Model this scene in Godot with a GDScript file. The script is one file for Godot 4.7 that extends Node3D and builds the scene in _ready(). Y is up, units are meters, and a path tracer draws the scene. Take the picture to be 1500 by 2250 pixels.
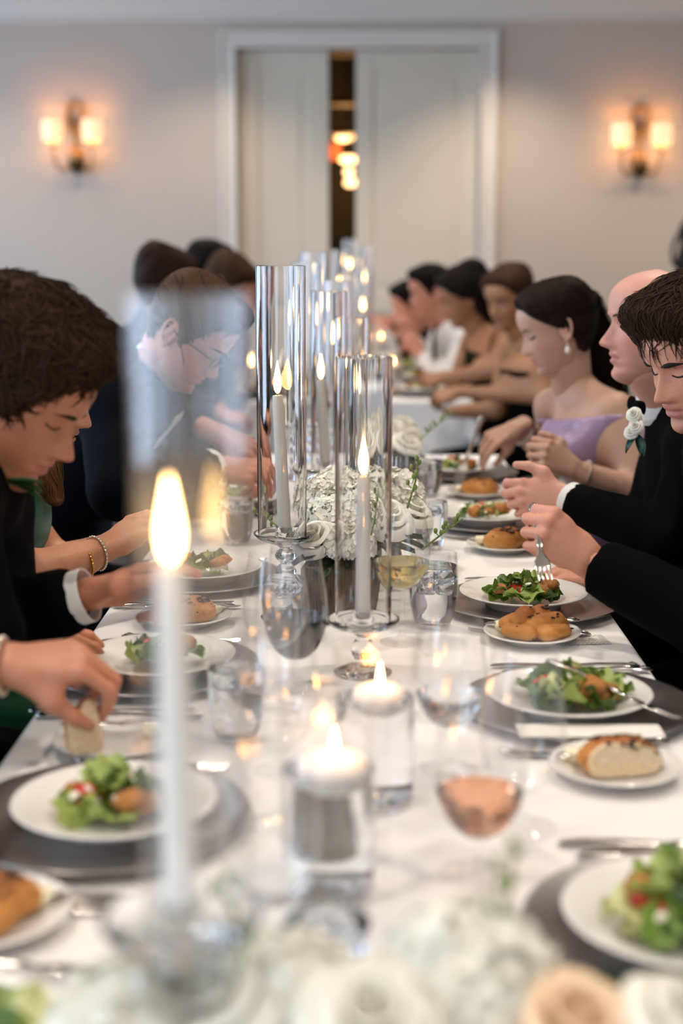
extends Node3D
# A wedding dinner: a long table under a white cloth, guests on both sides, candles in glass chimneys along its middle.

var rng := RandomNumberGenerator.new()
var noise := FastNoiseLite.new()
var M := {}
var names := {}
var WHITE := Color(1, 1, 1)

class MB:
	var v := PackedVector3Array()
	var c := PackedColorArray()
	var uv := PackedVector2Array()
	var idx := PackedInt32Array()
	var col := Color(1, 1, 1)
	func add(p: Vector3, t := Vector2.ZERO) -> int:
		v.append(p)
		c.append(col)
		uv.append(t)
		return v.size() - 1
	func tri(a: int, b: int, d: int) -> void:
		idx.append(a)
		idx.append(b)
		idx.append(d)
	func quad(a: int, b: int, d: int, e: int) -> void:
		tri(a, b, d)
		tri(a, d, e)
	func outward(from: int) -> void:   # turns the faces added since «from» so that a closed shape shows its outside
		var vol := 0.0
		for i in range(from, idx.size(), 3):
			vol += v[idx[i]].dot(v[idx[i + 1]].cross(v[idx[i + 2]]))
		if vol > 0.0:
			for i in range(from, idx.size(), 3):
				var t := idx[i]
				idx[i] = idx[i + 1]
				idx[i + 1] = t
	func mesh(mat: Material, flat := false) -> ArrayMesh:
		var n := PackedVector3Array()
		if flat:
			var v2 := PackedVector3Array()
			var c2 := PackedColorArray()
			var u2 := PackedVector2Array()
			var i2 := PackedInt32Array()
			for i in range(0, idx.size(), 3):
				var fn := (v[idx[i + 2]] - v[idx[i]]).cross(v[idx[i + 1]] - v[idx[i]]).normalized()
				for k in 3:
					v2.append(v[idx[i + k]])
					c2.append(c[idx[i + k]])
					u2.append(uv[idx[i + k]])
					n.append(fn)
					i2.append(i + k)
			v = v2
			c = c2
			uv = u2
			idx = i2
		else:
			n.resize(v.size())
			for i in range(0, idx.size(), 3):
				var a := idx[i]
				var b := idx[i + 1]
				var d := idx[i + 2]
				var fn := (v[d] - v[a]).cross(v[b] - v[a])
				n[a] += fn
				n[b] += fn
				n[d] += fn
			for i in n.size():
				n[i] = n[i].normalized() if n[i].length_squared() > 1e-24 else Vector3.UP
		var arr := []
		arr.resize(Mesh.ARRAY_MAX)
		arr[Mesh.ARRAY_VERTEX] = v
		arr[Mesh.ARRAY_NORMAL] = n
		arr[Mesh.ARRAY_COLOR] = c
		arr[Mesh.ARRAY_TEX_UV] = uv
		arr[Mesh.ARRAY_INDEX] = idx
		var me := ArrayMesh.new()
		me.add_surface_from_arrays(Mesh.PRIMITIVE_TRIANGLES, arr)
		me.surface_set_material(0, mat)
		return me

class Field:   # distances on a grid, meshed as surface nets
	var o: Vector3
	var h: float
	var nx: int
	var ny: int
	var nz: int
	var d := PackedFloat32Array()
	func _init(lo: Vector3, hi: Vector3, cell: float) -> void:
		o = lo
		h = cell
		nx = int((hi.x - lo.x) / h) + 2
		ny = int((hi.y - lo.y) / h) + 2
		nz = int((hi.z - lo.z) / h) + 2
		d.resize(nx * ny * nz)
		d.fill(1.0)
	func cap(a: Vector3, b: Vector3, ra: float, rb: float, k: float) -> void:
		var m := maxf(ra, rb) + k + 2.5 * h
		var lo := (a.min(b) - Vector3.ONE * m - o) / h
		var hi := (a.max(b) + Vector3.ONE * m - o) / h
		var x0 := maxi(0, int(lo.x))
		var x1 := mini(nx - 1, int(hi.x) + 1)
		var y0 := maxi(0, int(lo.y))
		var y1 := mini(ny - 1, int(hi.y) + 1)
		var z0 := maxi(0, int(lo.z))
		var z1 := mini(nz - 1, int(hi.z) + 1)
		var ab := b - a
		var il := 1.0 / maxf(ab.length_squared(), 1e-9)
		var dr := rb - ra
		var ik := 1.0 / maxf(k, 1e-6)
		for z in range(z0, z1 + 1):
			for y in range(y0, y1 + 1):
				var i := (z * ny + y) * nx + x0
				var pa := o + Vector3(x0, y, z) * h - a
				for x in range(x0, x1 + 1):
					var t := clampf(pa.dot(ab) * il, 0.0, 1.0)
					var e := (pa - ab * t).length() - ra - dr * t
					var u := d[i]
					var w := maxf(k - absf(u - e), 0.0) * ik
					d[i] = minf(u, e) - w * w * k * 0.25
					i += 1
					pa.x += h
	func ball(p: Vector3, r: float, k: float) -> void:
		cap(p, p, r, r, k)
	func cut(p: Vector3, n: Vector3) -> void:   # takes away what lies on the side that n points to
		for z in nz:
			for y in ny:
				var i := (z * ny + y) * nx
				var e := (o + Vector3(0, y, z) * h - p).dot(n)
				for x in nx:
					if e > d[i]:
						d[i] = e
					i += 1
					e += n.x * h
	func cut_near(p: Vector3, n: Vector3, r: float) -> void:
		var lo := (p - Vector3.ONE * r - o) / h
		var hi := (p + Vector3.ONE * r - o) / h
		for z in range(maxi(0, int(lo.z)), mini(nz, int(hi.z) + 1)):
			for y in range(maxi(0, int(lo.y)), mini(ny, int(hi.y) + 1)):
				for x in range(maxi(0, int(lo.x)), mini(nx, int(hi.x) + 1)):
					var q := o + Vector3(x, y, z) * h - p
					if q.length() < r:
						var i := (z * ny + y) * nx + x
						d[i] = maxf(d[i], q.dot(n))
	func hole(p: Vector3, r: float) -> void:
		for z in nz:
			for y in ny:
				var i := (z * ny + y) * nx
				for x in nx:
					var e := r - (o + Vector3(x, y, z) * h).distance_to(p)
					if e > d[i]:
						d[i] = e
					i += 1
	func put(mb: MB, xf := Transform3D()) -> void:
		var cells := PackedInt32Array()
		cells.resize(nx * ny * nz)
		cells.fill(-1)
		var sy := nx
		var sz := nx * ny
		var from := mb.idx.size()
		var lim := 2.0 * h
		var off := [0, 1, sy, sy + 1, sz, sz + 1, sz + sy, sz + sy + 1]
		for z in nz - 1:
			for y in ny - 1:
				var i := (z * ny + y) * nx
				for x in nx - 1:
					var d0 := d[i]
					if d0 < lim and d0 > -lim:
						var m := 0
						var q := PackedFloat32Array([d0, d[i + 1], d[i + sy], d[i + sy + 1], d[i + sz], d[i + sz + 1], d[i + sz + sy], d[i + sz + sy + 1]])
						for k in 8:
							if q[k] < 0.0:
								m |= 1 << k
						if m != 0 and m != 255:
							var s := Vector3.ZERO
							var n := 0
							for k in 8:
								for ax in 3:
									var bit := 1 << ax
									if k & bit == 0 and (q[k] < 0.0) != (q[k | bit] < 0.0):
										var t := q[k] / (q[k] - q[k | bit])
										var p := Vector3(k & 1, (k >> 1) & 1, k >> 2)
										p[ax] = t
										s += p
										n += 1
							cells[i] = mb.add(xf * (o + (Vector3(x, y, z) + s / n) * h))
					i += 1
		for z in range(1, nz - 1):
			for y in range(1, ny - 1):
				var i := (z * ny + y) * nx + 1
				for x in range(1, nx - 1):
					var d0 := d[i]
					if d0 < lim and d0 > -lim:
						var inside := d0 < 0.0
						if inside != (d[i + 1] < 0.0):
							face(mb, cells[i], cells[i - sy], cells[i - sy - sz], cells[i - sz], inside)
						if inside != (d[i + sy] < 0.0):
							face(mb, cells[i], cells[i - sz], cells[i - sz - 1], cells[i - 1], inside)
						if inside != (d[i + sz] < 0.0):
							face(mb, cells[i], cells[i - 1], cells[i - 1 - sy], cells[i - sy], inside)
					i += 1
		mb.outward(from)
	func face(mb: MB, a: int, b: int, e: int, f: int, inside: bool) -> void:
		if a < 0 or b < 0 or e < 0 or f < 0:
			return
		if inside:
			mb.quad(a, b, e, f)
		else:
			mb.quad(a, f, e, b)

# ---------- naming and tagging
func numbered(s: String) -> String:
	var k: int = names.get(s, 0)
	names[s] = k + 1
	return s if k == 0 else "%s_%03d" % [s, k]

func tag(o: Node, label: String, category: String, group := "", kind := "") -> Node:
	if label:
		o.set_meta("label", label)
	if category:
		o.set_meta("category", category)
	if group:
		o.set_meta("group", group)
	if kind:
		o.set_meta("kind", kind)
	return o

func thing(called: String, label: String, category: String, at := Vector3.ZERO, turn := 0.0, group := "") -> Node3D:
	var o := Node3D.new()
	o.name = numbered(called)
	add_child(o, true)
	o.position = at
	o.rotation.y = turn
	tag(o, label, category, group)
	return o

func part(called: String, me: Mesh, parent: Node = self, at := Vector3.ZERO) -> MeshInstance3D:
	var o := MeshInstance3D.new()
	o.name = numbered(called) if parent == self else called
	o.mesh = me
	o.position = at
	parent.add_child(o, true)
	return o

func copy(src: Node3D, called: String, label: String, category: String, at: Vector3, turn := 0.0, group := "") -> Node3D:
	var o: Node3D = src.duplicate()
	o.name = numbered(called)
	add_child(o, true)
	o.position = at
	o.rotation.y = turn
	tag(o, label, category, group)
	return o

# ---------- materials
func mat(key: String, col: Color, rough := 0.6, metal := 0.0) -> StandardMaterial3D:
	if M.has(key):
		return M[key]
	var m := StandardMaterial3D.new()
	m.resource_name = key
	m.albedo_color = col
	m.roughness = rough
	m.metallic = metal
	M[key] = m
	return m

func glassy(key: String, col: Color, scale := 0.05) -> StandardMaterial3D:
	if M.has(key):
		return M[key]
	var m := mat(key, Color(col.r, col.g, col.b, 0.0), 0.0)
	m.transparency = BaseMaterial3D.TRANSPARENCY_ALPHA
	m.refraction_enabled = true
	m.refraction_scale = scale
	return m

func noise_tex(seed_: int, freq: float, size: int, c0: Color, c1: Color, oct := 4, mode := FastNoiseLite.TYPE_SIMPLEX_SMOOTH) -> NoiseTexture2D:
	var t := NoiseTexture2D.new()
	t.width = size
	t.height = size
	t.seamless = true
	var n := FastNoiseLite.new()
	n.seed = seed_
	n.frequency = freq
	n.noise_type = mode
	n.fractal_octaves = oct
	t.noise = n
	var g := Gradient.new()
	g.set_color(0, c0)
	g.set_color(1, c1)
	t.color_ramp = g
	return t

func bump_tex(seed_: int, freq: float, size: int, strength: float) -> NoiseTexture2D:
	var t := NoiseTexture2D.new()
	t.width = size
	t.height = size
	t.seamless = true
	t.as_normal_map = true
	t.bump_strength = strength
	var n := FastNoiseLite.new()
	n.seed = seed_
	n.frequency = freq
	t.noise = n
	return t

# ---------- shapes
func lathe(mb: MB, prof: Array, seg := 32, xf := Transform3D(), closed := true) -> void:
	# prof: Vector2(radius, height) along the outline; a point given twice makes a sharp edge
	var from := mb.idx.size()
	var rows := []
	for p in prof:
		var row := PackedInt32Array()
		for k in seg + 1:
			var a := TAU * k / seg
			row.append(mb.add(xf * Vector3(p.x * cos(a), p.y, p.x * sin(a)), Vector2(float(k) / seg, p.y)) if k < seg else row[0])
		rows.append(row)
	for i in prof.size() - 1:
		if prof[i] == prof[i + 1]:
			continue
		for k in seg:
			if prof[i].x > 1e-6:
				mb.tri(rows[i][k], rows[i][k + 1], rows[i + 1][k + 1])
			if prof[i + 1].x > 1e-6:
				mb.tri(rows[i][k], rows[i + 1][k + 1], rows[i + 1][k])
	if closed:
		mb.outward(from)

func box(mb: MB, lo: Vector3, hi: Vector3, r := 0.004, xf := Transform3D()) -> void:
	# a box with chamfered edges
	var from := mb.idx.size()
	var c := (lo + hi) / 2
	var e := (hi - lo) / 2
	r = minf(r, minf(e.x, minf(e.y, e.z)) * 0.9)
	var P := func(s: Vector3, ax: int) -> int:
		var p := e - Vector3(r, r, r)
		p[ax] = e[ax]
		return mb.add(xf * (c + p * s))
	var f := {}
	for ax in 3:
		for k in 8:
			var s := Vector3(1 if k & 1 else -1, 1 if k & 2 else -1, 1 if k & 4 else -1)
			f[Vector2i(ax, k)] = P.call(s, ax)
	for ax in 3:
		var b := 1 << ax
		var a1 := (ax + 1) % 3
		var a2 := (ax + 2) % 3
		var u := 1 << a1
		var w := 1 << a2
		for s in [0, b]:
			mb.quad(f[Vector2i(ax, s)], f[Vector2i(ax, s | u)], f[Vector2i(ax, s | u | w)], f[Vector2i(ax, s | w)])
		for s in 4:
			var q := (u if s & 1 else 0) | (w if s & 2 else 0)
			mb.quad(f[Vector2i(a1, q)], f[Vector2i(a1, q | b)], f[Vector2i(a2, q | b)], f[Vector2i(a2, q)])
	for k in 8:
		mb.tri(f[Vector2i(0, k)], f[Vector2i(1, k)], f[Vector2i(2, k)])
	var mid := xf * c
	for i in range(from, mb.idx.size(), 3):
		var p0 := mb.v[mb.idx[i]]
		if (mb.v[mb.idx[i + 2]] - p0).cross(mb.v[mb.idx[i + 1]] - p0).dot(p0 - mid) < 0.0:
			var t := mb.idx[i]
			mb.idx[i] = mb.idx[i + 1]
			mb.idx[i + 1] = t

func tube(mb: MB, pts: Array, rad: Array, seg := 8, flat := 1.0, up := Vector3.UP) -> void:
	# a swept tube that tapers; flat < 1 presses it along «up»
	var from := mb.idx.size()
	var rows := []
	for i in pts.size():
		var t: Vector3 = (pts[mini(i + 1, pts.size() - 1)] - pts[maxi(i - 1, 0)]).normalized()
		var s := t.cross(up)
		s = s.normalized() if s.length() > 1e-3 else t.cross(Vector3.RIGHT).normalized()
		var w := s.cross(t).normalized()
		var row := []
		for k in seg:
			var a := TAU * k / seg
			row.append(mb.add(pts[i] + (s * cos(a) + w * sin(a) * flat) * rad[i], Vector2(float(k) / seg, float(i) / pts.size())))
		rows.append(row)
	for i in pts.size() - 1:
		for k in seg:
			mb.quad(rows[i][k], rows[i][(k + 1) % seg], rows[i + 1][(k + 1) % seg], rows[i + 1][k])
	for e in [0, pts.size() - 1]:
		var mid := mb.add(pts[e])
		for k in seg:
			if e == 0:
				mb.tri(mid, rows[e][(k + 1) % seg], rows[e][k])
			else:
				mb.tri(mid, rows[e][k], rows[e][(k + 1) % seg])
	mb.outward(from)

func blob(mb: MB, at: Vector3, r: Vector3, rough: float, freq: float, seed_ := 0.0, n := 10, turn := Basis()) -> void:
	# an uneven lump
	var from := mb.idx.size()
	var rows := []
	for i in n + 1:
		var th := PI * i / n
		var row := []
		for k in 2 * n:
			var ph := TAU * k / (2 * n)
			var q := Vector3(sin(th) * cos(ph), cos(th), sin(th) * sin(ph))
			var s := 1.0 + rough * noise.get_noise_3dv(q * freq * 100.0 + Vector3.ONE * seed_ * 37.0)
			row.append(mb.add(at + turn * (q * r * s)) if i > 0 and i < n or k == 0 else row[0])
		rows.append(row)
	for i in n:
		for k in 2 * n:
			var k2 := (k + 1) % (2 * n)
			if i > 0:
				mb.tri(rows[i][k], rows[i][k2], rows[i + 1][k2])
			if i < n - 1:
				mb.tri(rows[i][k], rows[i + 1][k2], rows[i + 1][k])
	mb.outward(from)

func sheet(mb: MB, n: int, m: int, f: Callable) -> void:
	# an open surface over the unit square
	var base := mb.v.size()
	for i in n + 1:
		for k in m + 1:
			var u := float(i) / n
			var w := float(k) / m
			mb.add(f.call(u, w), Vector2(u, w))
	for i in n:
		for k in m:
			var a := base + i * (m + 1) + k
			mb.quad(a, a + 1, a + m + 2, a + m + 1)

func aim(y: Vector3, hint := Vector3.RIGHT) -> Basis:   # a basis whose y points along «y»
	y = y.normalized()
	var x := hint - y * y.dot(hint)
	x = x.normalized() if x.length() > 1e-3 else y.cross(Vector3.FORWARD).normalized()
	return Basis(x, y, x.cross(y))

func hermite(pts: Array, x: float) -> float:   # a smooth curve through (x, y) points sorted by x
	if x <= pts[0].x:
		return pts[0].y
	for i in pts.size() - 1:
		if x <= pts[i + 1].x:
			var p0: Vector2 = pts[maxi(i - 1, 0)]
			var p1: Vector2 = pts[i]
			var p2: Vector2 = pts[i + 1]
			var p3: Vector2 = pts[mini(i + 2, pts.size() - 1)]
			var w := p2.x - p1.x
			var t := (x - p1.x) / w
			var m1 := (p2.y - p0.y) / maxf(p2.x - p0.x, 1e-6) * w
			var m2 := (p3.y - p1.y) / maxf(p3.x - p1.x, 1e-6) * w
			return (2 * t * t * t - 3 * t * t + 1) * p1.y + (t * t * t - 2 * t * t + t) * m1 + (3 * t * t - 2 * t * t * t) * p2.y + (t * t * t - t * t) * m2
	return pts[-1].y

# ---------- the place
const EXPO := 1.0

func boxes(called: String, list: Array, m: Material, parent: Node = self, r := 0.004) -> MeshInstance3D:
	var mb := MB.new()
	for b in list:
		box(mb, b[0], b[1], r)
	return part(called, mb.mesh(m), parent)

func struct(o: Node) -> Node:
	o.set_meta("kind", "structure")
	return o

func area(at: Vector3, towards: Vector3, size: Vector2, col: Color, energy: float) -> void:
	var l := AreaLight3D.new()
	l.name = numbered("daylight")
	l.area_size = size
	l.light_color = col
	l.light_energy = energy
	l.shadow_enabled = true
	l.area_range = 30.0
	add_child(l, true)
	l.position = at
	l.basis = Basis.looking_at(towards, Vector3.UP if absf(towards.y) < 0.9 else Vector3.RIGHT)

func light_up() -> void:
	var cam := Camera3D.new()
	cam.name = "camera"
	add_child(cam)
	cam.position = Vector3(0, 1.40, 0)
	cam.rotation = Vector3(-atan(575.0 / 3125.0), atan(37.0 / 3125.0), 0)
	cam.near = 0.05
	var lens := CameraAttributesPhysical.new()
	lens.frustum_focal_length = 33.3333
	lens.frustum_focus_distance = 2.55
	lens.exposure_aperture = 1.3333 * FSTOP / 2.0
	cam.attributes = lens
	cam.fov = rad_to_deg(2.0 * atan(1125.0 / 3125.0))
	cam.current = true
	var we := WorldEnvironment.new()
	we.name = "surroundings"
	var e := Environment.new()
	e.background_mode = Environment.BG_SKY
	var sky := Sky.new()
	var sm := ProceduralSkyMaterial.new()
	sm.sky_top_color = Color(0.45, 0.62, 0.9)
	sm.sky_horizon_color = Color(0.8, 0.88, 0.97)
	sm.ground_horizon_color = Color(0.6, 0.62, 0.6)
	sm.ground_bottom_color = Color(0.4, 0.42, 0.38)
	sky.sky_material = sm
	e.sky = sky
	e.background_energy_multiplier = 1.2
	e.tonemap_mode = Environment.TONE_MAPPER_LINEAR
	e.tonemap_exposure = EXPO
	e.sdfgi_enabled = true
	e.ssao_enabled = true
	e.ssil_enabled = true
	we.environment = e
	add_child(we)
	# daylight that comes in by the windows
	for z in WINDOWS_L:
		area(Vector3(-4.52, 1.65, z), Vector3.RIGHT, Vector2(1.7, 2.1), Color(0.72, 0.85, 1.0) if z < -8.0 else Color(0.80, 0.89, 1.0), DAY_L * (1.0 if z < -8.0 else 2.0))
	for x in WINDOWS_B:
		area(Vector3(x, 1.65, 3.42), Vector3.FORWARD, Vector2(1.7, 2.1), Color(0.85, 0.92, 1.0), DAY_B)

const FSTOP := 2.0
const WINDOWS_L := [1.5, -1.8, -5.1, -8.4]
const WINDOWS_B := [-2.4, 2.4]
const DOWNLIGHTS := [Vector2(-1.0, 1.2), Vector2(1.0, 1.2), Vector2(-1.0, -0.6), Vector2(1.0, -0.6), Vector2(-1.0, -2.4), Vector2(1.0, -2.4), Vector2(-1.0, -4.2), Vector2(1.0, -4.2), Vector2(-1.0, -6.0), Vector2(1.0, -6.0), Vector2(-1.0, -7.8), Vector2(1.0, -7.8), Vector2(-3.0, -9.55), Vector2(-1.0, -9.55), Vector2(1.0, -9.55), Vector2(3.0, -9.55)]
const DAY_L := 5.5
const DAY_B := 2.5
const WARM := 3.05

func room() -> void:
	var wall := mat("wall_paint", Color(0.80, 0.765, 0.73), 0.75)
	wall.normal_enabled = true
	wall.normal_texture = bump_tex(3, 0.06, 256, 1.5)
	wall.normal_scale = 0.25
	wall.uv1_triplanar = true
	wall.uv1_world_triplanar = true
	wall.uv1_scale = Vector3.ONE * 2.0
	var trim := mat("trim_paint", Color(0.90, 0.885, 0.86), 0.45)
	var doorp := mat("door_paint", Color(0.88, 0.85, 0.79), 0.5)
	var ceil_m := mat("ceiling_paint", Color(0.86, 0.81, 0.74), 0.8)
	var carpet := mat("carpet", Color(0.36, 0.31, 0.28), 0.95)
	carpet.albedo_texture = noise_tex(5, 0.03, 512, Color(0.75, 0.72, 0.7), Color(1, 1, 1))
	carpet.uv1_triplanar = true
	carpet.uv1_world_triplanar = true
	var zf := -10.45
	struct(boxes("floor", [[Vector3(-4.8, -0.2, -15.2), Vector3(4.8, 0.0, 3.8)]], carpet))
	struct(boxes("ceiling", [[Vector3(-4.8, 3.28, -15.2), Vector3(4.8, 3.5, 3.8)]], ceil_m))
	# far wall, with the opening of the double door
	struct(boxes("wall_far", [
		[Vector3(-4.8, 0, zf - 0.2), Vector3(-0.87, 3.28, zf)], [Vector3(0.86, 0, zf - 0.2), Vector3(4.8, 3.28, zf)],
		[Vector3(-0.87, 2.80, zf - 0.2), Vector3(0.86, 3.28, zf)]], wall, self, 0.001))
	struct(boxes("wall_right", [[Vector3(4.6, 0, zf), Vector3(4.8, 3.28, 3.6)]], wall, self, 0.001))
	var l := []
	var b := []
	var at := 3.6
	for z in WINDOWS_L:
		l.append([Vector3(-4.8, 0, z + 0.9), Vector3(-4.6, 3.28, at)])
		l.append([Vector3(-4.8, 0, z - 0.9), Vector3(-4.6, 0.55, z + 0.9)])
		l.append([Vector3(-4.8, 2.75, z - 0.9), Vector3(-4.6, 3.28, z + 0.9)])
		at = z - 0.9
	l.append([Vector3(-4.8, 0, zf), Vector3(-4.6, 3.28, at)])
	struct(boxes("wall_left", l, wall, self, 0.001))
	at = -4.8
	for x in WINDOWS_B:
		b.append([Vector3(at, 0, 3.5), Vector3(x - 0.9, 3.28, 3.7)])
		b.append([Vector3(x - 0.9, 0, 3.5), Vector3(x + 0.9, 0.55, 3.7)])
		b.append([Vector3(x - 0.9, 2.75, 3.5), Vector3(x + 0.9, 3.28, 3.7)])
		at = x + 0.9
	b.append([Vector3(at, 0, 3.5), Vector3(4.8, 3.28, 3.7)])
	struct(boxes("wall_back", b, wall, self, 0.001))
	var pane := mat("window_glass", Color(0.95, 0.97, 1.0, 0.04), 0.02)
	pane.transparency = BaseMaterial3D.TRANSPARENCY_ALPHA
	var k := 1
	for z in WINDOWS_L:
		var w := Node3D.new()
		w.name = "window_%d" % k
		add_child(w)
		w.position = Vector3(-4.7, 0.55, z)
		struct(w)
		var f := [[Vector3(-0.06, 0, -0.9), Vector3(0.06, 0.07, 0.9)], [Vector3(-0.06, 2.13, -0.9), Vector3(0.06, 2.2, 0.9)], [Vector3(-0.06, 0, -0.9), Vector3(0.06, 2.2, -0.83)], [Vector3(-0.06, 0, 0.83), Vector3(0.06, 2.2, 0.9)], [Vector3(-0.03, 0.07, -0.03), Vector3(0.03, 2.13, 0.03)]]
		boxes("window_frame", f, trim, w)
		for s in [-1, 1]:
			boxes("pane", [[Vector3(-0.003, 0.07, minf(0.03 * s, 0.83 * s)), Vector3(0.003, 2.13, maxf(0.03 * s, 0.83 * s))]], pane, w, 0.0005)
		k += 1
	for x in WINDOWS_B:
		var w := Node3D.new()
		w.name = "window_%d" % k
		add_child(w)
		w.position = Vector3(x, 0.55, 3.6)
		struct(w)
		boxes("window_frame", [[Vector3(-0.9, 0, -0.06), Vector3(0.9, 0.07, 0.06)], [Vector3(-0.9, 2.13, -0.06), Vector3(0.9, 2.2, 0.06)], [Vector3(-0.9, 0, -0.06), Vector3(-0.83, 2.2, 0.06)], [Vector3(0.83, 0, -0.06), Vector3(0.9, 2.2, 0.06)], [Vector3(-0.03, 0.07, -0.03), Vector3(0.03, 2.13, 0.03)]], trim, w)
		for s in [-1, 1]:
			boxes("pane", [[Vector3(minf(0.03 * s, 0.83 * s), 0.07, -0.003), Vector3(maxf(0.03 * s, 0.83 * s), 2.13, 0.003)]], pane, w, 0.0005)
		k += 1
	# crown moulding and baseboard: swept profiles
	var cm := MB.new()
	var prof := [Vector2(0.0, 2.985), Vector2(0.022, 2.985), Vector2(0.022, 3.0), Vector2(0.012, 3.01), Vector2(0.012, 3.035), Vector2(0.03, 3.05), Vector2(0.036, 3.085), Vector2(0.055, 3.13), Vector2(0.09, 3.17), Vector2(0.13, 3.20), Vector2(0.17, 3.215), Vector2(0.17, 3.25), Vector2(0.2, 3.25), Vector2(0.2, 3.29), Vector2(0.0, 3.29)]
	for side in 3:
		var rows := []
		for p in prof:
			var q0: Vector3 = [Vector3(-4.6 + p.x, p.y, zf + p.x), Vector3(-4.6 + p.x, p.y, 3.5), Vector3(4.6 - p.x, p.y, zf + p.x)][side]
			var q1: Vector3 = [Vector3(4.6 - p.x, p.y, zf + p.x), Vector3(-4.6 + p.x, p.y, zf + p.x), Vector3(4.6 - p.x, p.y, 3.5)][side]
			rows.append([q0, q1])
		for i in prof.size() - 1:
			cm.quad(cm.add(rows[i][0]), cm.add(rows[i][1]), cm.add(rows[i + 1][1]), cm.add(rows[i + 1][0]))
	struct(part("trim_1", cm.mesh(trim, true)))
	struct(boxes("baseboard_far", [[Vector3(-4.6, 0, zf), Vector3(-0.99, 0.16, zf + 0.02)], [Vector3(0.98, 0, zf), Vector3(4.6, 0.16, zf + 0.02)]], trim))
	# casing of the door: stepped
	var cas := []
	for q in [[0.0, 0.12, 0.03], [0.0, 0.03, 0.05], [0.09, 0.12, 0.045]]:
		cas.append([Vector3(-0.87 - 0.12 + q[0], 0, zf), Vector3(-0.87 - 0.12 + q[1], 2.80 + 0.12 - q[0], zf + q[2])])
		cas.append([Vector3(0.86 + 0.12 - q[1], 0, zf), Vector3(0.86 + 0.12 - q[0], 2.80 + 0.12 - q[0], zf + q[2])])
		cas.append([Vector3(-0.87 - 0.12 + q[0], 2.80 + 0.12 - q[1], zf - 0.001), Vector3(0.86 + 0.12 - q[0], 2.80 + 0.12 - q[0], zf + q[2] - 0.0005)])
	struct(boxes("trim_2", cas, trim))
	# the two leaves, drawn apart by a hand's width
	for s in 2:
		var x0: float = [-0.87, -0.022][s]
		var x1: float = [-0.215, 0.86][s]
		var d := Node3D.new()
		d.name = "door_%d" % (s + 1)
		add_child(d)
		d.position = Vector3(x0, 0, zf - 0.10)
		struct(d)
		var w := x1 - x0
		var st: float = [0.15, 0.12][s]
		boxes("stile", [[Vector3(0, 0, -0.022), Vector3(st, 2.80, 0.022)]], doorp, d)
		boxes("stile", [[Vector3(w - st, 0, -0.022), Vector3(w, 2.80, 0.022)]], doorp, d)
		boxes("rail", [[Vector3(st, 2.66, -0.022), Vector3(w - st, 2.80, 0.022)], [Vector3(st, 0.95, -0.022), Vector3(w - st, 1.1, 0.022)], [Vector3(st, 0, -0.022), Vector3(w - st, 0.22, 0.022)]], doorp, d)
		for q in [[0.22, 0.95], [1.1, 2.66]]:
			boxes("panel", [[Vector3(st - 0.005, q[0] - 0.005, -0.01), Vector3(w - st + 0.005, q[1] + 0.005, 0.006)], [Vector3(st + 0.05, q[0] + 0.05, -0.01), Vector3(w - st - 0.05, q[1] - 0.05, 0.014)]], doorp, d, 0.006)
	# the dark room behind
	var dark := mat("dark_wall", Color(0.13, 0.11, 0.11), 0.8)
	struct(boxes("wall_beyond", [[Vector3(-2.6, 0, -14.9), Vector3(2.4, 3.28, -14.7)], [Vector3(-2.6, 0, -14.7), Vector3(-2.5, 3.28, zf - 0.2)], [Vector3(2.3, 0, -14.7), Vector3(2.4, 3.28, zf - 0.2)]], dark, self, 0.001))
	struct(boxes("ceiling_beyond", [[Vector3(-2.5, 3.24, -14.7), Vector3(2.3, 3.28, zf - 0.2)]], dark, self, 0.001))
	var wood := mat("beam_wood", Color(0.62, 0.38, 0.2), 0.6)
	for q in [[2.98, 0.09, -12.2], [2.62, 0.05, -12.6], [2.42, 0.04, -13.2]]:
		tag(boxes("ceiling_beam" if q[0] > 2.9 else "wall_shelf", [[Vector3(-0.9, q[0], q[2] - 0.12), Vector3(0.7, q[0] + q[1], q[2] + 0.12)]], wood), "amber wooden beam seen high through the gap between the doors" if q[0] > 2.9 else ("amber wooden shelf just under the beam behind the doors" if q[0] > 2.5 else "lowest amber shelf behind the doors, above the hanging lamps"), "beam" if q[0] > 2.9 else "shelf")
	var lampm := mat("bar_lamp_glass", Color(1, 0.9, 0.75), 0.4)
	lampm.emission_enabled = true
	lampm.emission = Color(1.0, 0.8, 0.55)
	lampm.emission_energy_multiplier = 5.0
	var lab := ["topmost wide glowing lamp in the gap between the doors", "second glowing lamp down in the gap between the doors", "small glowing lamp just over the lowest one behind the doors", "lowest small glowing lamp in the gap between the doors"]
	var spots := [[Vector3(-0.138, 2.446, -13.817), 0.09], [Vector3(-0.095, 2.239, -13.779), 0.09], [Vector3(-0.094, 2.121, -13.757), 0.045], [Vector3(-0.077, 2.024, -13.740), 0.06]]
	for i in 4:
		var t := thing("pendant_lamp", lab[i], "lamp", spots[i][0], 0, "lamps of the room beyond")
		var mb := MB.new()
		var r: float = spots[i][1]
		lathe(mb, [Vector2(0, -0.035), Vector2(r * 0.7, -0.03), Vector2(r, 0), Vector2(r * 0.8, 0.03), Vector2(0, 0.04)], 20)
		part("shade", mb.mesh(lampm), t)
		mb = MB.new()
		tube(mb, [Vector3(0, 0.03, 0), Vector3(0, 3.24 - spots[i][0].y, 0)], [0.006, 0.006], 6)
		part("cord", mb.mesh(dark), t)
		var o := OmniLight3D.new()
		o.name = "lamp_light"
		o.light_color = Color(1, 0.75, 0.45)
		o.light_energy = 0.25
		o.light_size = 0.03
		o.shadow_enabled = true
		o.omni_range = 12.0
		t.add_child(o)
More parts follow.
